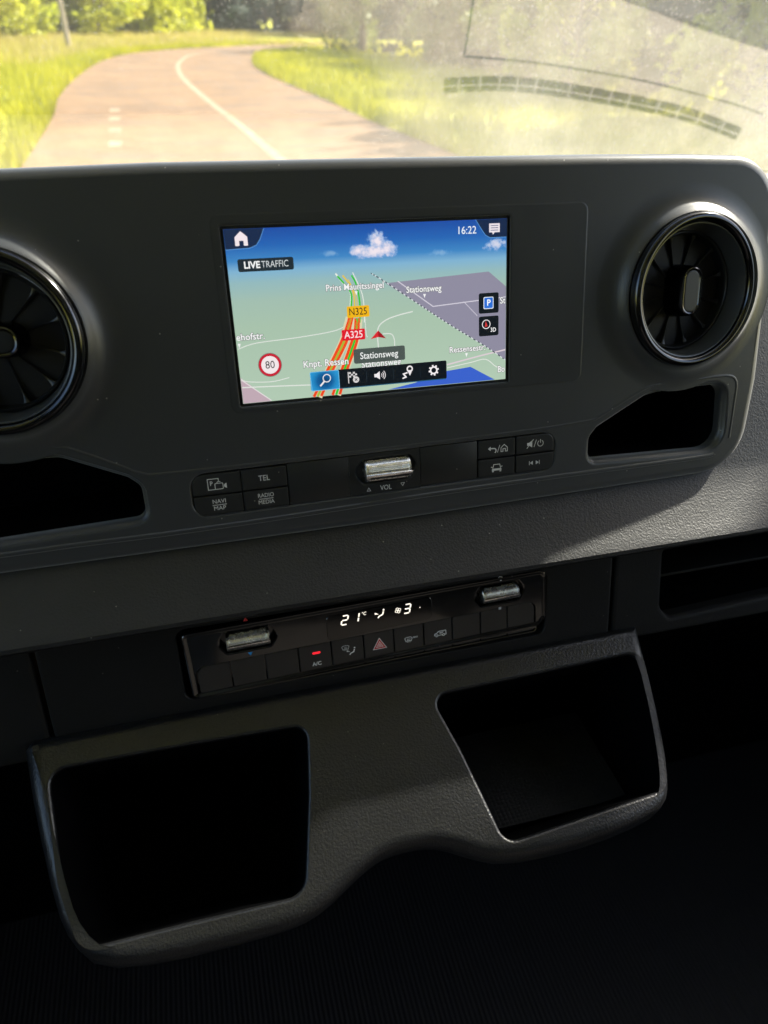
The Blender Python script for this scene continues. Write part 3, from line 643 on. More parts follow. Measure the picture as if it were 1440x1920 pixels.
text('VOL', 4.3, M['print'], con, 0.4, -102.2, -0.28, bold=0.02, w=7.0)
tri = lambda bm: stroke(bm, [(-1.1, -0.9), (1.1, -0.9), (0, 1.0)], 0.3, close=True)
pic('icon', tri, M['print'], con, -10.1, -102.2, -0.28); pic('icon', tri, M['print'], con, 10.9, -101.4, -0.28, rot=math.pi)

def thumbwheel(parent, cx, cy, w, r, z, rotz, slot=True, lab=None):
    """knurled metal roller lying across, with a smooth raised bar"""
    mx = Matrix.Translation((cx * K, cy * K, z * K)) @ Matrix.Rotation(rotz, 4, 'Z')
    bm = bmesh.new(); prof = [(-w / 2, r * 0.55), (-w / 2, r - 0.9), (-w / 2 + 0.5, r - 0.1), (-w / 2 + 1.7, r), (-w / 2 + 1.9, r - 0.45), (w / 2 - 1.9, r - 0.45), (w / 2 - 1.7, r), (w / 2 - 0.5, r - 0.1), (w / 2, r - 0.9), (w / 2, r * 0.55)]
    n_ = 40; rows = [[bm.verts.new((x, rr * math.cos(2 * math.pi * i / n_), rr * math.sin(2 * math.pi * i / n_))) for i in range(n_)] for x, rr in prof]
    for a, b in zip(rows, rows[1:]): bridge(bm, a, b)
    cap(bm, [rows[0]]); cap(bm, [rows[-1]])
    wl_ = part('thumbwheel', bm, M['chrome'], parent, lab, mx=mx)
    bm = bmesh.new(); nx = int((w - 4) / 0.80); na = 40
    for ix in range(nx):
        for ia in range(na):
            a = 2 * math.pi * ia / na
            if math.sin(a) < -0.2 or abs(a - rad(110)) < rad(21): continue
            x = -w / 2 + 2.1 + (w - 4.2) * (ix + 0.5) / nx; dx = (w - 4.2) / nx * 0.36; da = math.pi / na * 0.72; r0 = r - 0.5; r1 = r - 0.18
            q_ = [bm.verts.new((x + ddx, r0 * math.cos(a + dd), r0 * math.sin(a + dd))) for ddx, dd in ((-dx, -da), (dx, -da), (dx, da), (-dx, da))]
            t_ = bm.verts.new((x, r1 * math.cos(a), r1 * math.sin(a)))
            for i in range(4): bm.faces.new((q_[i], q_[(i + 1) % 4], t_))
    part('knurling', bm, M['chrome'], wl_, kind='stuff', smooth=5)
    bm = bmesh.new(); box(bm, -w / 2 - 0.1, w / 2 + 0.1, -1.7, 1.7, r - 1.5, r + 0.7, bev=0.5)
    bar = part('wheel_bar', bm, M['chrome'], wl_, mx=Matrix.Rotation(rad(20), 4, 'X'))
    if slot:
        bm = bmesh.new(); box(bm, -w / 2 + 2.4, w / 2 - 2.4, -1.0, -0.1, r + 0.5, r + 0.76); part('wheel_slot', bm, M['black'], wl_, mx=Matrix.Rotation(rad(20), 4, 'X'))
    return wl_
thumbwheel(con, 1.7, -91.0, 28.0, 6.6, -1.4, 0.0, lab='knurled metal volume thumbwheel')

# ---------------- navigation screen
scr = button(con, rrect(-78.4, -45.4, 78.4, 45.2, 0.8, 2), -2.1, -1.2, M['glassblack'], 'display_screen'); scr['label'] = 'lit navigation map screen'
bm = bmesh.new()
SZ = -1.0
HORZ = {}
def mat_mapbg():
    s = NT('map_picture_background'); sep = s.n('ShaderNodeSeparateXYZ'); s.l(s.tc.outputs['Object'], sep.inputs[0])
    y = s.n('ShaderNodeMapRange'); s.l(sep.outputs[1], y.inputs[0]); y.inputs[1].default_value = -0.045; y.inputs[2].default_value = 0.045
    def E(h_): return hexc(h_)
    r = s.ramp(y.outputs[0], [(0.0, E('b2cab4')), (0.45, E('a8c2ac')), (0.60, E('a2beb0')), (0.70, E('93b9bd')), (0.765, E('7fb2d2')), (0.82, E('3f86c4')), (0.90, E('2565b4')), (1.0, E('1c4aa2'))])
    s.p.inputs['Base Color'].default_value = (0.01, 0.01, 0.01, 1); s.p.inputs['Roughness'].default_value = 0.12; s.p.inputs['Specular IOR Level'].default_value = 0.3
    # picture clouds: soft ellipses broken up by fractal noise
    nz = s.noise(330, 6, 0.62); n2 = s.noise(520, 4, 0.6); out = r.outputs[0]
    def ell(cx, cy, rx, ry):
        dx = s.math('MULTIPLY', s.math('SUBTRACT', sep.outputs[0], cx * K), 1 / (rx * K)); dy = s.math('MULTIPLY', s.math('SUBTRACT', sep.outputs[1], cy * K), 1 / (ry * K))
        return s.math('SUBTRACT', 1.0, s.math('POWER', s.math('ADD', s.math('MULTIPLY', dx, dx), s.math('MULTIPLY', dy, dy)), 0.5))
    def layer(out, f, amt, h0, h1, lo, hi, op):
        d = s.math('ADD', f, s.math('MULTIPLY', s.math('SUBTRACT', nz.outputs['Fac'], 0.5), amt))
        al = s.n('ShaderNodeMapRange'); s.l(d, al.inputs[0]); al.inputs[1].default_value = lo; al.inputs[2].default_value = hi; al.inputs[4].default_value = op
        c_ = s.ramp(s.math('ADD', s.math('MULTIPLY', d, 0.55), s.math('MULTIPLY', n2.outputs['Fac'], 0.6)), [(0.42, hexc(h0)), (0.80, hexc(h1))])
        mx = s.n('ShaderNodeMix', data_type='RGBA'); s.l(al.outputs[0], mx.inputs[0]); s.l(out, mx.inputs[6]); s.l(c_.outputs[0], mx.inputs[7]); return mx.outputs[2]
    for e_ in ((-23, 30.4, 7, 2.2), (38, 28.2, 9, 2.4)): out = layer(out, ell(*e_), 1.6, '6aa5d8', '9cc3e4', 0.2, 0.7, 0.5)
    f = s.math('MAXIMUM', s.math('MAXIMUM', ell(0.5, 30.5, 15, 5.2), ell(2.5, 35.5, 6.5, 6.5)), s.math('MAXIMUM', ell(8.5, 31.5, 7, 5.5), ell(-8.5, 31.0, 6, 3.6)))
    f = s.math('MINIMUM', f, s.math('MULTIPLY', s.math('SUBTRACT', sep.outputs[1], 26.5 * K), 260.0))
    out = layer(out, f, 1.1, '7ba6da', 'f1e6ee', 0.14, 0.34, 1.0)
    out = layer(out, ell(71, 31, 9, 4.2), 1.7, '7ba8dc', 'd9dcec', 0.2, 0.5, 0.9)
    s.l(out, s.p.inputs['Emission Color']); s.p.inputs['Emission Strength'].default_value = 1 / 2 ** EXPOSURE; return s.m
def SP(name, pts, h_, z, label=None, k=1.0, m=None):
    return pic(name, lambda bm: flat(bm, pts), m or E_(h_, k), scr, z=SZ + z * 0.04, label=label)
_em = {}
def E_(h_, k=1.0):
    if (h_, k) not in _em: _em[(h_, k)] = emat('display_colour_' + h_, h_, k)
    return _em[(h_, k)]
def SL(name, pts, w, h_, z, sm=True, label=None):
    return pic(name, lambda bm: stroke(bm, smoothline(pts, 5) if sm else pts, w), E_(h_), scr, z=SZ + z * 0.04, label=label)
def ST(body, w, x, y, h_='f6f6f6', z=9, halo='5a605e', bold=0.07, size=4.7):
    if halo: text(body, size, E_(halo), scr, x, y, SZ + (z - 0.5) * 0.04, 'map_label_outline', bold=bold + 0.2, w=w + 0.4)
    return text(body, size, E_(h_), scr, x, y, SZ + z * 0.04, 'map_label', bold=bold, w=w)
SP('map_background', [(-77.4, -44.4), (77.4, -44.4), (77.4, 44.3), (-77.4, 44.3)], '', 0, m=mat_mapbg())
SP('map_area', [(6.3, 13.9), (66.7, 16.9), (77.3, 8.3), (77.3, -33.4), (64.7, -24.0), (41.2, -9.3), (8.1, 12.6)], '8f8ca0', 1)
SP('map_area', [(-77.3, -30.2), (-62.1, -44.3), (-77.3, -44.3)], 'c0a9b4', 1)
SP('map_water', [(4.7, -44.2), (20.9, -41.7), (40.4, -36.6), (55.3, -35.4), (70.5, -44.2)], '3a62cc', 1)
for pts, w in (([(-76.9, -15.2), (-67, -12.7), (-46, -11.5), (-28, -9.9), (-20, -8.2), (-16, -5.6)], 0.45), ([(0.3, -20.1), (0.5, -10.2), (4.7, -5.9), (12.3, -3.5), (21.1, -2.0)], 0.6), ([(3.1, -12.9), (8.1, -13.3), (9.8, -16.7), (9.6, -21.4)], 0.5),
               ([(-77, -31.0), (-73.8, -32.7), (-61.1, -33.8), (-51, -32.4)], 0.45), ([(-77, -35.6), (-57.9, -36.5), (-39.5, -37.5)], 0.6), ([(40.7, -34.8), (55.3, -32.9), (64.7, -31.8), (71.5, -36.7), (77, -38)], 0.5),
               ([(-6.5, -2), (-6.3, -12), (-5.6, -14)], 0.4)):
    SL('map_road', pts, w, 'dfe4dd', 2)
SL('map_road', [(-77, -31.5), (-62, -44)], 0.5, 'e6dfe0', 2, False)
SL('map_road', [(13.1, 14.6), (33.1, 0.0), (77.2, 2.6)], 0.55, 'd3cfdb', 2, False); SL('map_road', [(51.4, 1.6), (59.7, -6.9)], 0.45, 'c6c2d0', 2, False)
SL('map_road', [(40.7, -33.0), (62.0, -29.4), (77.2, -27.2)], 0.8, 'dccdd4', 2, False)
dl = smoothline([(-1.8, 19.5), (8.1, 13.2), (41.2, -9.5), (64.7, -24.4), (77.2, -33.2)], 4)
SL('map_railway', dl, 0.5, 'd9dde0', 3, False)
def dashes(bm):
    for a, b in zip(dl, dl[1:]):
        a = Vector(a); b = Vector(b); m_ = max(1, int((b - a).length / 2.2))
        for k_ in range(m_): p = a.lerp(b, k_ / m_); q_ = a.lerp(b, (k_ + 0.5) / m_); stroke(bm, [p, q_], 0.55)
pic('map_railway_dashes', dashes, E_('4a4f5c'), scr, z=SZ + 0.16)
SL('map_highway', [(-21.3, 20.3), (-17, 14.6), (-13.7, 10), (-14.2, 3.3), (-14.6, -3.4)], 0.9, 'e8eee6', 3); SL('map_highway', [(-11.9, 20.4), (-9.6, 15.3), (-7.2, 8.6), (-6.6, 0.7), (-7, -6)], 0.5, 'e2e8e0', 3)
for dx in (-21.0, ): SL('map_traffic', [(-20.4, 19.0), (-16.2, 14.0), (-13.4, 9.5), (-13.8, 3.3), (-14.3, 0)], 0.9, '38c234', 4)
SL('map_traffic', [(-12.6, 19.0), (-10.6, 15), (-9.3, 9), (-8.9, 2), (-9.6, -6)], 0.9, '38c234', 4)
SL('map_traffic', [(-17.5, 19.2), (-14, 14.4), (-12.0, 9), (-11.9, 2.1)], 0.8, 'e2c24c', 4); SL('map_traffic', [(-14.6, 17), (-12.2, 12), (-10.6, 7), (-10.6, 1)], 0.45, 'e2c24c', 4)
SL('map_traffic', [(-14.6, -3.0), (-16, -7), (-19.3, -15.7), (-28, -30.2), (-36.2, -44.2)], 5.4, 'd9d5b0', 3); SL('map_traffic', [(-10.6, -4), (-11.7, -10.5), (-13.7, -17.3), (-19.9, -30.9), (-25.5, -44.2)], 5.4, 'd9d5b0', 3)
for ox, c_, w_ in ((-1.5, 'f04a1c', 1.6), (0, 'a8b83a', 1.3), (1.5, 'f04a1c', 1.6)):
    SL('map_traffic', [(-14.3 + ox * .5, -2.5), (-15.8 + ox * .6, -7), (-19.3 + ox, -15.7), (-28 + ox, -30.2), (-36.2 + ox * 1.4, -44.2)], w_, c_, 5)
    SL('map_traffic', [(-10.9 + ox * .5, -3.5), (-11.7 + ox * .6, -10.5), (-13.9 + ox, -17.3), (-20 + ox, -30.9), (-25.6 + ox * 1.4, -44.2)], w_, c_ if ox else '30c83a', 5)
# tabs, tiles, badges
SP('screen_tab', [(-77.3, 44.2), (-56.9, 44.2), (-59.5, 38.8), (-61.6, 36.2), (-65.1, 34.9), (-77.3, 34.5)], '16294a', 4); SL('screen_tab_edge', [(-56.9, 44.2), (-59.5, 38.8), (-61.6, 36.2), (-65.1, 34.9), (-77.3, 34.5)], 0.35, '5b93cf', 5, False)
SP('screen_tab', [(58.9, 44.2), (77.3, 44.2), (77.3, 34.7), (67.3, 34.7), (64.6, 36.2), (62.6, 38.8)], '16294a', 4); SL('screen_tab_edge', [(58.9, 44.2), (62.6, 38.8), (64.6, 36.2), (67.3, 34.7), (77.3, 34.7)], 0.35, '5b93cf', 5, False)
SP('home_symbol', [(-72.2, 36.2), (-70.1, 36.2), (-70.1, 38.6), (-67.9, 38.6), (-67.9, 36.2), (-65.8, 36.2), (-65.8, 40.4), (-69.0, 43.2), (-72.2, 40.4)], 'f3e6ea', 6)
SP('message_symbol', [(66.9, 37.4), (68.6, 37.4), (69.2, 36.2), (70.2, 37.4), (73.2, 37.4), (73.2, 42.0), (66.9, 42.0)], 'eee4ea', 6)
for yy in (38.5, 39.7, 40.9): SL('message_line', [(67.8, yy), (72.3, yy)], 0.35, '27406e', 7, False)
ST('16:22', 10.4, 54, 38.9, 'eaf0f6', halo=None, size=5.6, bold=0.02)
SP('traffic_badge', rrect(-72.1, 23.5, -43.2, 29.8, 1.0, 3), '1d2a33', 6); text('LIVE', 4.7, E_('f6f8f8'), scr, -64.8, 26.6, SZ + 0.36, 'map_label', bold=0.14, w=8.2); text('TRAFFIC', 4.7, E_('cfd6d8'), scr, -53.0, 26.6, SZ + 0.36, 'map_label', bold=0.0, w=14.0)
ST('Prins Mauritssingel', 32.0, -11.0, 13.0); ST('Stationsweg', 20.5, 28.0, 9.6); ST('ehofstr.', 15.0, -69.6, -9.2, size=5.0); ST('Knpt. Ressen', 25.2, -30.0, -26.2, size=5.2)
ST('Ressensestr.', 22.0, 53.4, -24.9); ST('Bo', 4.4, 74.6, -38.4, size=5.2); ST('St', 3.4, 75.2, 0.6, size=5.0); ST('Stationsweg', 23, 1.5, -28.9, size=5.2)
for x_, y_ in ((28.2, 6.1), (-10.6, 9.8), (-76.0, -13.3), (52.7, -28.2)): pic('map_pointer', lambda bm: flat(bm, [(-0.8, 0.9), (0.8, 0.9), (0, -1.3)]), E_('f4f4f4'), scr, x_, y_, SZ + 0.38)
SP('road_number_plate', rrect(-16.4, -3.0, -3.9, 3.0, 0.5, 2), 'f2b714', 8); text('N325', 5.4, E_('30261a'), scr, -10.2, -0.1, SZ + 0.38, 'road_number', bold=0.02, w=9.9)
SP('road_number_plate', rrect(-20.1, -15.0, -7.0, -9.2, 0.5, 2), 'e0182c', 8); text('A325', 5.4, E_('ffe9ea'), scr, -13.6, -12.2, SZ + 0.38, 'road_number', bold=0.03, w=10.3)
SP('position_arrow', [(0.6, -10.8), (-3.9, -15.2), (0.6, -14.4)], 'd8222c', 8); SP('position_arrow', [(0.6, -10.8), (0.6, -14.4), (4.9, -15.4)], 'a01420', 8)
SP('street_badge', rrect(-14.2, -28.0, 15.6, -20.0, 1.0, 3), '55605c', 10, k=0.8); text('Stationsweg', 5.2, E_('f6f8f6'), scr, 0.5, -24.1, SZ + 0.46, 'map_label', bold=0.03, w=22)
for r_, c_, z_ in ((6.4, '6b7a70', 7), (6.1, 'c81e34', 8), (4.75, 'f3e8ea', 9)): SP('speed_limit_sign', circ(-60.8, -24.7, r_, 40), c_, z_)
text('80', 5.8, E_('1e1e22'), scr, -60.8, -24.8, SZ + 0.42, 'speed_number', w=5.0)
SP('tool_bar', rrect(-39.6, -40.9, 40.3, -30.4, 0.8, 2), '0b1219', 10); SL('tool_bar_edge', [(-23, -40.9), (39.6, -40.9)], 0.5, '245a78', 11, False)
def mat_sel():
    s = NT('selected_tool_glow'); g_ = s.n('ShaderNodeTexGradient', gradient_type='QUADRATIC_SPHERE'); mp = s.n('ShaderNodeMapping'); s.l(s.tc.outputs['Object'], mp.inputs[0])
    mp.inputs['Location'].default_value = (31.5 / 10.5, 35.8 / 9.5, 0); mp.inputs['Scale'].default_value = (1000 / 10.5, 1000 / 9.5, 0); s.l(mp.outputs[0], g_.inputs[0])
    r = s.ramp(g_.outputs['Fac'], [(0.0, hexc('2a9ad6')), (0.35, hexc('0f5f9c')), (0.9, hexc('0a3b66'))]); s.p.inputs['Base Color'].default_value = (0.01, 0.01, 0.01, 1); s.p.inputs['Roughness'].default_value = 0.12
    s.l(r.outputs[0], s.p.inputs['Emission Color']); s.p.inputs['Emission Strength'].default_value = 1 / 2 ** EXPOSURE; return s.m
SP('selected_tool', rrect(-39.6, -41.0, -23.3, -30.5, 0.6, 2), '', 12, m=mat_sel()); SL('selected_tool_edge', rrect(-39.5, -40.9, -23.4, -30.6, 0.6, 2) + [(-39.0, -40.9)], 0.3, '7cc8ee', 13, False)
IW = 'f4eef0'
def scr_icon(nm, fn, x, y, z=14, c_=IW): return pic(nm, fn, E_(c_), scr, x, y, SZ + z * 0.04)
def i_mag(bm): stroke(bm, circ(1.0, 1.1, 2.1, 20), 0.5, close=True); stroke(bm, [(-0.5, -0.5), (-3.0, -3.0)], 0.9)
scr_icon('search_symbol', i_mag, -31.3, -35.6)
def i_flag(bm):
    stroke(bm, [(-2.6, -3.2), (-2.6, 3.2)], 0.5)
    for a in range(4):
        for b in range(3):
            if (a + b) % 2 == 0: flat(bm, [(-2.2 + a * 1.15, 0.0 + b), (-1.05 + a * 1.15, 0.0 + b), (-1.05 + a * 1.15, 1 + b), (-2.2 + a * 1.15, 1 + b)])
    flat(bm, circ(1.7, -1.4, 1.8, 18))
scr_icon('route_flag_symbol', i_flag, -15.4, -35.3, c_='d8d4d4'); scr_icon('route_flag_symbol', lambda bm: (stroke(bm, [(-.7, -.7), (.7, .7)], .4), stroke(bm, [(-.7, .7), (.7, -.7)], .4)), -13.7, -36.7, 15, '10161c')
def i_spk(bm):
    flat(bm, [(-3.2, -0.9), (-2.0, -0.9), (0.0, -2.3), (0.0, 2.3), (-2.0, 0.9), (-3.2, 0.9)])
    for r_ in (1.2, 2.2, 3.2): stroke(bm, [(0.1 + r_ * math.cos(t), r_ * math.sin(t)) for t in (-0.8, -0.4, 0, 0.4, 0.8)], 0.35)
scr_icon('loudspeaker_symbol', i_spk, 0.2, -35.5)
def i_pin(bm):
    stroke(bm, [(-2.9, -3.1), (-0.8, -2.4), (-2.2, -0.6), (0.2, 0.0)], 0.8); stroke(bm, circ(1.6, 2.0, 1.5, 16), 0.75, close=True); flat(bm, [(0.1, 1.3), (3.1, 1.3), (1.6, -1.9)])
scr_icon('destination_symbol', i_pin, 16.4, -35.4)
def i_gear(bm):
    stroke(bm, circ(0, 0, 1.9, 24), 0.9, close=True)
    for k_ in range(8): a = k_ * math.pi / 4 + 0.2; stroke(bm, [(2.1 * math.cos(a), 2.1 * math.sin(a)), (3.1 * math.cos(a), 3.1 * math.sin(a))], 0.95)
scr_icon('gear_symbol', i_gear, 32.4, -35.4)
for x_ in (-7.5, 8.2, 24.2): SL('tool_divider', [(x_, -38.6), (x_, -32.8)], 0.2, '2c3a44', 12, False)
SP('map_tile', rrect(60.5, -5.8, 72.7, 5.4, 1.0, 3), '10171d', 8); SP('parking_symbol', rrect(63.4, -3.4, 69.5, 3.2, 0.6, 2), 'e6ecf4', 9); SP('parking_symbol', rrect(63.8, -3.0, 69.1, 2.8, 0.5, 2), '2a6fd6', 10); text('P', 4.8, E_('ffffff'), scr, 66.5, -0.1, SZ + 0.45, 'map_label', 0.95, 0.08)
SP('map_tile', rrect(60.5, -18.5, 72.7, -7.4, 1.0, 3), '10171d', 8); scr_icon('compass_symbol', lambda bm: stroke(bm, circ(0, 0, 2.4, 24), 0.42, close=True), 65.0, -11.9, 10); scr_icon('compass_needle', lambda bm: flat(bm, [(-0.9, -1.4), (0.9, -1.2), (-0.3, 2.0)]), 65.0, -11.9, 10, 'd03a3a')
text('3D', 3.3, E_('f0f0f0'), scr, 69.4, -15.3, SZ + 0.42, 'map_label', bold=0.06, w=3.4)

# ================================================================== AIR VENTS
def air_vent(cx, cy, yaw, label, turn=0):
    t = thing('air_vent', label, 'air vent', frame(cx, cy, 0, Matrix.Rotation(yaw, 4, 'Y')), 'round air vents in the console')
    def c_arc(r0, z0, r, a0, a1, n_=8): return [(r0 + r * math.cos(rad(a0 + (a1 - a0) * i / n_)), z0 + r * math.sin(rad(a0 + (a1 - a0) * i / n_))) for i in range(n_ + 1)]
    bm = bmesh.new(); lathe(bm, [(44.6, -6)] + c_arc(42.0, 8.2, 2.6, 0, 180, 10) + [(39.4, 4)], 96); part('chrome_ring', bm, M['blackchrome'], t)
    bm = bmesh.new(); lathe(bm, [(39.35, 7.0), (38.9, 8.2), (38.2, 8.0), (37.9, 7.0), (36.2, 0), (35.4, -4.0), (35.2, -5)], 96); part('funnel', bm, M['ventgrey'], t)
    bm = bmesh.new(); lathe(bm, [(35.1, -3.6), (34.6, -2.6), (33.8, -2.4), (33.2, -3.2), (33.0, -5), (32.5, -26)], 96); part('inner_ring', bm, M['ventblack'], t)
    bm = bmesh.new(); lathe(bm, [(33.0, -10.0), (20, -9.4), (8, -9.0), (0.1, -8.9)], 64); part('vent_back', bm, M['black'], t)
    bl = None
    for k_ in range(12):
        a = k_ * math.pi / 6 + 0.26
        if bl is None:
            bm = bmesh.new()
            secs = [(9.0, 0.3, -8.1), (20, 0.3, -7.8), (27, 0.4, -7.3), (30.5, 0.8, -6.6), (32.7, 1.6, -5.8)]
            rows = [[bm.verts.new((r_, -w_, -12.6)), bm.verts.new((r_, -w_, z_ - .3)), bm.verts.new((r_, 0, z_)), bm.verts.new((r_, w_, z_ - .3)), bm.verts.new((r_, w_, -12.6))] for r_, w_, z_ in secs]
            for p_, q_ in zip(rows, rows[1:]):
                for i in range(4): bm.faces.new((p_[i], q_[i], q_[i + 1], p_[i + 1]))
            bl = part('vane', bm, M['ventblack'], t, mx=Matrix.Rotation(a, 4, 'Z')); continue
        o = bl.copy(); COL.objects.link(o); o.parent = t; o.matrix_local = Matrix.Rotation(a, 4, 'Z')
    pill = fillet([(-7.6, -14.4), (7.6, -14.4), (7.6, 14.4), (-7.6, 14.4)], 7.4, 10)
    bm = bmesh.new(); plate(bm, pill, [(-1.5, -13), (-0.6, 0), (0, 4.2), (0.5, 5.2), (1.2, 5.6), (2.0, 5.3), (2.5, 4.6)], [], back=False)
    kb = part('vent_knob', bm, M['blackchrome'], t, mx=Matrix.Rotation(turn, 4, 'Z'))
    bm = bmesh.new(); plate(bm, inset(ccw(pill), 2.4), [(0, 3.5), (0.0, 4.9), (0.4, 5.05)], [], back=False); part('knob_face', bm, M['ventblack'], kb)
    return t
air_vent(*VR, rad(5), 'round black air vent at the right end of the console, oval knob upright')
air_vent(*VL, rad(-5), 'round black air vent at the left, cut off by the picture edge', rad(90))

# ================================================================== CLIMATE CONTROL UNIT
CR_ = Matrix.Rotation(rad(0.95), 4, 'Z')
cu = thing('climate_control_unit', 'glossy black climate control strip showing 21 degrees under the dash pad', 'climate control', frame(-7.5, -204, FZ, CR_))
# local coordinates: origin at the middle of the unit
def Q(x, y):
    X, Y = x * 1.0307 + 3.03 + 7.5, (y * 1.0307 - 0.755) + 204
    c_, s_ = math.cos(-rad(0.95)), math.sin(-rad(0.95)); return (X * c_ - Y * s_, X * s_ + Y * c_)
x0, y0 = -121.6, -23.2; x1, y1 = 121.4, 23.6
split = 0.6     # y of the line between the gloss face and the key row
fo = fillet([(x0, y0 + 1.5), (x0 + 3.5, y0), (x1 - 5.5, y0 + 4), (x1, y0 + 10), (x1, y1), (x0 - 1, y1)], [3, 2, 3, 3, 6, 4], 5)
keyhole = fillet([(x0 + 4.2, y0 + 0.8), (x1 - 8.0, y0 + 0.8), (x1 - 8.0, -3.2 + 3.4), (x0 + 4.2, -3.2 + 1.6)], [2, 2, 6, 6], 5)
rlL = Q(-91.0, -187.0); rlR = Q(73.8, -184.6)
def pk(c, w, h_): return fillet([(c[0] - w, c[1]), (c[0] - w * .72, c[1] - h_), (c[0] + w * .72, c[1] - h_), (c[0] + w, c[1]), (c[0] + w * .72, c[1] + h_), (c[0] - w * .72, c[1] + h_)], [6, 2, 2, 6, 2, 2], 5)
bm = bmesh.new()
plate(bm, fo, [(0, -14), (0, -0.4), (0.2, 0.7), (0.8, 1.2), (1.6, 1.2), (2.3, 0.8), (3.2, 0.75)],
      [(keyhole, [(0.6, 0.75), (0.2, 0.5), (0, 0), (0, -5)], True), (pk(rlL, 19, 7.4), [(0.8, 0.75), (0.1, 0.5), (0, -0.3), (-0.6, -6)], True), (pk(rlR, 19, 7.4), [(0.8, 0.75), (0.1, 0.5), (0, -0.3), (-0.6, -6)], True)])
part('gloss_faceplate', bm, M['piano'], cu)
xs = [x0 + 4.6]; XE = x1 - 8.4; wds = [21.3, 22.0, 21.7, 21.9, 22.0, 21.0, 21.2, 20.6, 20.8, 20.2, 21.0]; tot = sum(wds)
for w_ in wds: xs.append(xs[-1] + w_ * (XE - x0 - 4.6) / tot)
kl = ['blank key, leftmost of the row', 'second blank key of the row', 'third blank key of the row', 'key marked A/C with red light', 'key with windscreen airflow symbol', 'key with red hazard triangle', 'key with windscreen heating symbol', 'key with van recirculation symbol', 'blank key right of the van key', 'second blank key from the right', 'blank key at the right end']
M['key'] = pmat('satin_key_plastic', (0.024, 0.022, 0.020), 0.36, spec=0.5, rvar=0.12, fleck=0.3)
keys = []
for i in range(11):
    a, b = xs[i] + 0.35, xs[i + 1] - 0.35; yt = 0.4 - 1.8 * (1 - i / 10) ; rr_ = [1, 1, 1, 1]
    if i == 0: rr_ = [2, 1, 1, 6]
    if i == 10: rr_ = [1, 2, 6, 1]
    keys.append(button(cu, fillet([(a, y0 + 1.2), (b, y0 + 1.2), (b, yt), (a, yt)], rr_, 4), -5, 0.5, M['key'], 'key')); keys[-1]['label'] = kl[i]
thumbwheel(cu, rlL[0], rlL[1], 26.8, 5.6, -0.6, 0, slot=False, lab='left thumbwheel, for temperature'); thumbwheel(cu, rlR[0], rlR[1], 26.5, 5.4, -0.6, 0, slot=False, lab='right thumbwheel, for the fan')
M['led'] = emat('white_display_segments', 'fff6e4', 1.5); M['redled'] = emat('red_indicator_light', 'ff2030', 1.3)
def cprint(nm, fn, mat, px, py, par=cu, z=0.6, s_=1.0, rot=0):
    p = Q(px, py); return pic(nm, fn, mat, par, p[0], p[1], z, scale=s_, rot=rot)
# display window and its content
win = [Q(-42.5, -197.5), Q(26.5, -194.0), Q(26.5, -178.5), Q(-42.5, -180.5)]
bm = bmesh.new(); plate(bm, fillet(win, 3, 4), [(0, 0.76), (0.3, 1.0)], [], back=False); dw = part('display_window', bm, pmat('display_window_black', (0.003, 0.003, 0.003), 0.07, spec=0.5), cu)
def seg(chars):
    def f(bm):
        S = dict(a=[(0.3, 6), (3.4, 6)], b=[(3.7, 5.7), (3.7, 3.3)], c=[(3.7, 2.7), (3.7, 0.3)], d=[(0.3, 0), (3.4, 0)], e=[(0, 2.7), (0, 0.3)], f=[(0, 5.7), (0, 3.3)], g=[(0.3, 3), (3.4, 3)])
        for s_ in chars: stroke(bm, [(x + y * 0.22, y) for x, y in S[s_]], 0.85)
    return f
DZ = 1.06
def dprint(nm, fn, px, py, s_=1.0, mat=None): p = Q(px, py); return pic(nm, fn, mat or M['led'], cu, p[0], p[1], DZ, scale=s_)
dprint('digit', seg('abged'), -33.3, -188.0, 1.05, M['led']); dprint('digit', seg('bc'), -26.2, -187.6, 1.05); dprint('digit', seg('abgcd'), 7.6, -187.3, 1.05)
p = Q(-18.5, -182.7); text('°C', 3.2, M['led'], cu, p[0], p[1], DZ, 'degree_sign', 0.9, 0.03, shear=0.2)
def fan(bm):
    for a in (0.4, 1.97, 3.54, 5.11): stroke(bm, [(1.3 * math.cos(a) + 0.95 * math.cos(t), 1.3 * math.sin(a) + 0.95 * math.sin(t)) for t in [i * 0.785 for i in range(8)]], 0.42, close=True)
dprint('fan_symbol', fan, 3.9, -184.4, 0.9)
def seat(bm):
    flat(bm, circ(2.6, 2.9, 0.75, 10)); stroke(bm, [(2.4, 1.6), (1.6, -0.9), (-1.2, -2.0), (-2.2, -3.3)], 1.0); flat(bm, [(-2.4, 0.6), (-4.6, 1.6), (-4.4, -0.2)]); stroke(bm, [(-4.6, 0.6), (-1.8, -0.2)], 0.5)
dprint('airflow_symbol', seat, -7.6, -184.6, 0.85); dprint('indicator_dot', lambda bm: flat(bm, circ(0, 0, 0.35, 8)), 18.5, -184.8)
tr_f = lambda bm: flat(bm, [(-1.6, -1.1), (1.6, -1.1), (0, 1.5)])
cprint('warm_arrow', tr_f, M['redprint'], -91.0, -173.2 - 0.2, z=0.82); cprint('cool_arrow', tr_f, M['blueprint'], -90.6, -196.9, z=0.82, rot=math.pi)
cprint('fan_symbol', fan, M['printw'], 74.2, -173.9, z=0.82, s_=0.75); cprint('fan_low_symbol', lambda bm: flat(bm, [(-.9, -.9), (.9, -.9), (.9, .9), (-.9, .9)]), M['print'], 74.0, -195.6, z=0.82)
KZ = 0.56
p = Q(-50.3, -203.6 - 1.4); pic('indicator_light', lambda bm: flat(bm, rrect(-2.6, -0.75, 2.6, 0.75, 0.4, 2)), M['redled'], keys[3], p[0], Q(-50.3, -202.6 - 2.6)[1] + 0.6, KZ)
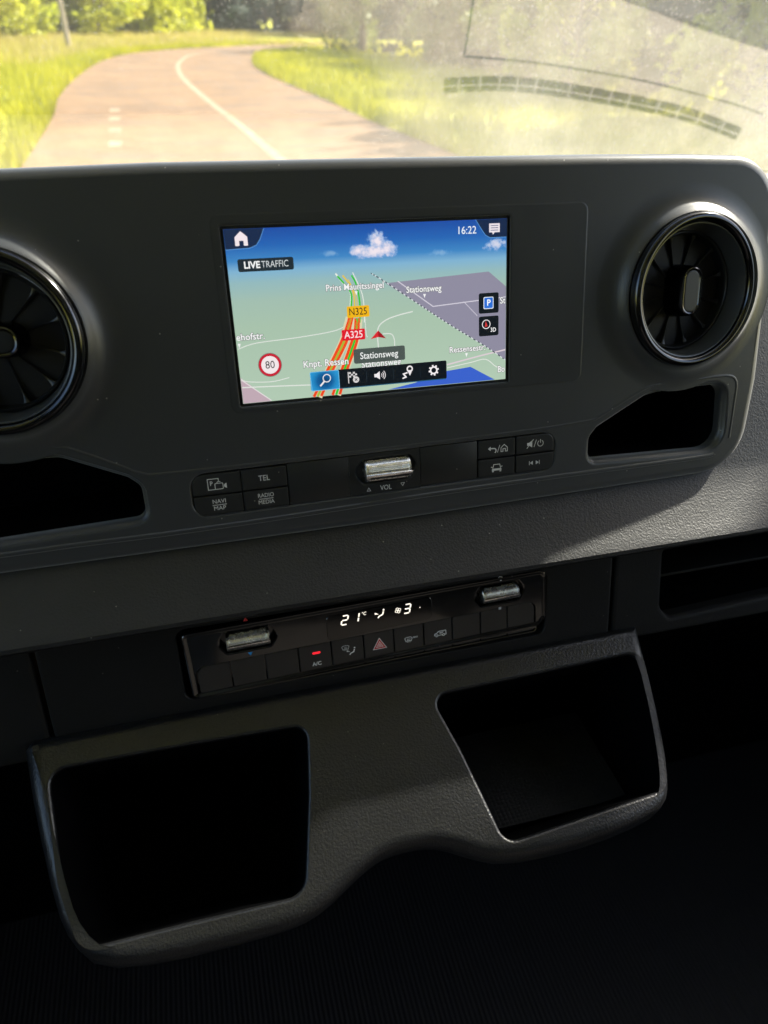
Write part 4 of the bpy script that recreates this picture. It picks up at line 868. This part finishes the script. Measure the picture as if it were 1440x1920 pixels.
p = Q(-50.6, -212.4); text('A/C', 3.8, M['printw'], keys[3], p[0], p[1], KZ, bold=0.08, w=6.0)
def ws_(bm):
    stroke(bm, [(-2.6, 1.2), (-1.4, 1.9), (1.4, 1.9), (2.6, 1.2), (1.8, -1.2), (0.8, -0.7), (-0.8, -0.7), (-1.8, -1.2)], 0.4, close=True)
    for x_ in (-0.9, 0, 0.9): stroke(bm, [(x_, -2.0), (x_, -0.2), (x_ + .2, 1.0)], 0.3)
cprint('icon', ws_, M['print'], -31.6, -205.0, keys[4], KZ, 0.95); cprint('icon', seat, M['printw'], -27.6, -207.8, keys[4], KZ, 0.75)
hz = Q(-9.2, -207.2)
for r_, m_, z_ in ((5.6, 'printw', 0), (4.9, 'redprint', .02), (2.9, 'printw', .04), (2.3, 'redprint', .06), (1.2, 'printw', 0.08), (0.6, 'redprint', 0.1)):
    pic('hazard_triangle', lambda bm, r_=r_: flat(bm, [(-r_ * .87, -r_ * .5), (r_ * .87, -r_ * .5), (0, r_)]), M[m_], keys[5], hz[0], hz[1], KZ + z_)
cprint('icon', ws_, M['printw'], 10.2, -207.0, keys[6], KZ, 1.0); p = Q(15.0, -205.9); text('MAX', 1.7, M['printw'], keys[6], p[0], p[1], KZ, bold=0.03)
def van(bm):
    stroke(bm, [(-4.8, -1.4), (-4.6, 0.2), (-2.8, 0.8), (-1.4, 2.2), (4.6, 2.2), (4.8, -1.4), (3.6, -1.4)], 0.5); stroke(bm, [(-1.8, -1.4), (1.6, -1.4)], 0.5); stroke(bm, circ(-3.0, -1.5, 0.9, 12), 0.45, close=True); stroke(bm, circ(2.7, -1.5, 0.9, 12), 0.45, close=True)
    stroke(bm, [(2.6, 1.0), (-0.4, 1.0), (-0.4, 0.2)], 0.4); stroke(bm, [(-0.4, 0.2), (2.2, 0.2)], 0.4)
cprint('icon', van, M['printw'], 32.0, -206.6, keys[7], KZ, 0.85)

# ================================================================== CUP HOLDER TRAY
AL = rad(45)
TF = Matrix(((1, 0, 0, 0), (0, math.sin(AL), math.cos(AL), 0), (0, -math.cos(AL), math.sin(AL), 0), (0, 0, 0, 1)))
tray = thing('cup_holder_tray', 'grained black tray with two deep open bins jutting out under the controls', 'tray', frame(0, -236, -8) @ TF)
def F(l): return [(x, -v) for x, v in l]
OL = [(-224.0, 2), (-218.5, 41.8), (-209, 90), (-202, 107.5), (-190, 120.2), (-160.5, 124.9), (-108.5, 125.5), (-86, 124.5), (-71, 120.6), (-53.2, 110.6), (-40, 104.2), (-28.1, 100.6), (-10, 99.8), (5.5, 101.8), (15, 105.4), (25.5, 111), (35, 115.8), (44.2, 119.4), (62.9, 122.3), (106.7, 122.6), (146.0, 118), (159, 112.4), (164.5, 104), (171, 82.8), (178.2, 43.7), (183.0, 2)]
OL = F(OL); ol = ccw(OL)
def chaik(l, keep):
    out = []
    N = len(l)
    for i in range(N):
        a, b = Vector(l[i]), Vector(l[(i + 1) % N])
        if a[1] > -8 and b[1] > -8: out += [tuple(a), tuple(b)]; continue
        out += [tuple(a.lerp(b, .25)) if a[1] < -8 else tuple(a), tuple(a.lerp(b, .75)) if b[1] < -8 else tuple(b)]
    res = []
    for p_ in out:
        if not res or (Vector(p_) - Vector(res[-1])).length > 0.5: res.append(p_)
    return res
ol = chaik(ol, 0)
binL = fillet(F([(-215.5, 18.0), (-139, 19.2), (-61.5, 21.5), (-67.5, 62), (-79.0, 115.5), (-142.4, 114.3), (-199.5, 114.2), (-209.5, 80)]), [9, 0, 8, 30, 12, 0, 12, 40], 6)
binR = fillet(F([(23.0, 19.2), (97, 18.4), (181.0, 17.2), (174.5, 58), (163.0, 107.8), (103, 111.8), (47.0, 115.5), (34, 56)]), [8, 0, 9, 40, 11, 0, 10, 60], 6)
bm = bmesh.new()
hp = [(2.0, 0), (0.9, -0.45), (0.2, -1.4), (0, -2.6), (0, -3.4), (-4, -110)]
plate(bm, ol, [(-2.5, -34), (-3.5, -29), (-6.6, -24), (-7.2, -20.4), (-6.2, -20.0), (-6.2, -19.2), (-7.2, -18.8), (-7.0, -13), (-5.0, -6.0), (-2.2, -1.7), (0.5, -0.3), (3.0, 0)], [(binL, hp[:-1], False), (binR, hp[:-1], False)], back=False)
part('tray_rim', bm, M['leather2'], tray, smooth=40)
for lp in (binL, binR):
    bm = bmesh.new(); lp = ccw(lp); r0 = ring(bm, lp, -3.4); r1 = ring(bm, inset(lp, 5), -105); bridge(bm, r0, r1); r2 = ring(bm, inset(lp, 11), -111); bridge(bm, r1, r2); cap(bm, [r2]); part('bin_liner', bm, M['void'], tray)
def mat_rub():
    s = NT('dimpled_rubber'); v = s.n('ShaderNodeTexVoronoi', Scale=330.0); v.inputs['Randomness'].default_value = 0; s.l(s.tc.outputs['Object'], v.inputs['Vector'])
    b = s.n('ShaderNodeBump', Strength=1.0, Distance=0.0006); b.invert = True; s.l(v.outputs['Distance'], b.inputs['Height']); s.l(b.outputs[0], s.p.inputs['Normal'])
    s.p.inputs['Base Color'].default_value = (0.006, 0.007, 0.009, 1); s.p.inputs['Roughness'].default_value = 0.75; s.p.inputs['Specular IOR Level'].default_value = 0.15; return s.m
bm = bmesh.new(); box(bm, 38, 158, 0, 78, -1, 1, bev=0.4); part('rubber_mat', bm, mat_rub(), tray, mx=Matrix.Translation((0, -0.108, -0.047)) @ Matrix.Rotation(rad(-29), 4, 'X'))

# floor mat
def mat_ribs():
    s = NT('ribbed_floor_mat'); w = s.n('ShaderNodeTexWave', Scale=55.0, bands_direction='X'); w.inputs['Distortion'].default_value = 0.4; s.l(s.tc.outputs['Object'], w.inputs['Vector'])
    b = s.n('ShaderNodeBump', Strength=0.9, Distance=0.003); s.l(w.outputs['Fac'], b.inputs['Height']); s.l(b.outputs[0], s.p.inputs['Normal'])
    s.p.inputs['Base Color'].default_value = (0.005, 0.005, 0.006, 1); s.p.inputs['Roughness'].default_value = 0.6; return s.m
fm = thing('floor_mat', 'black ribbed rubber floor mat in the dark footwell', 'floor mat', Matrix.Translation((0, -0.5, 0.664)))
bm = bmesh.new(); box(bm, -0.85, 0.85, -0.9, 1.0, 0, 0.012, bev=0.003); part('mat', bm, mat_ribs(), fm, mm=False)
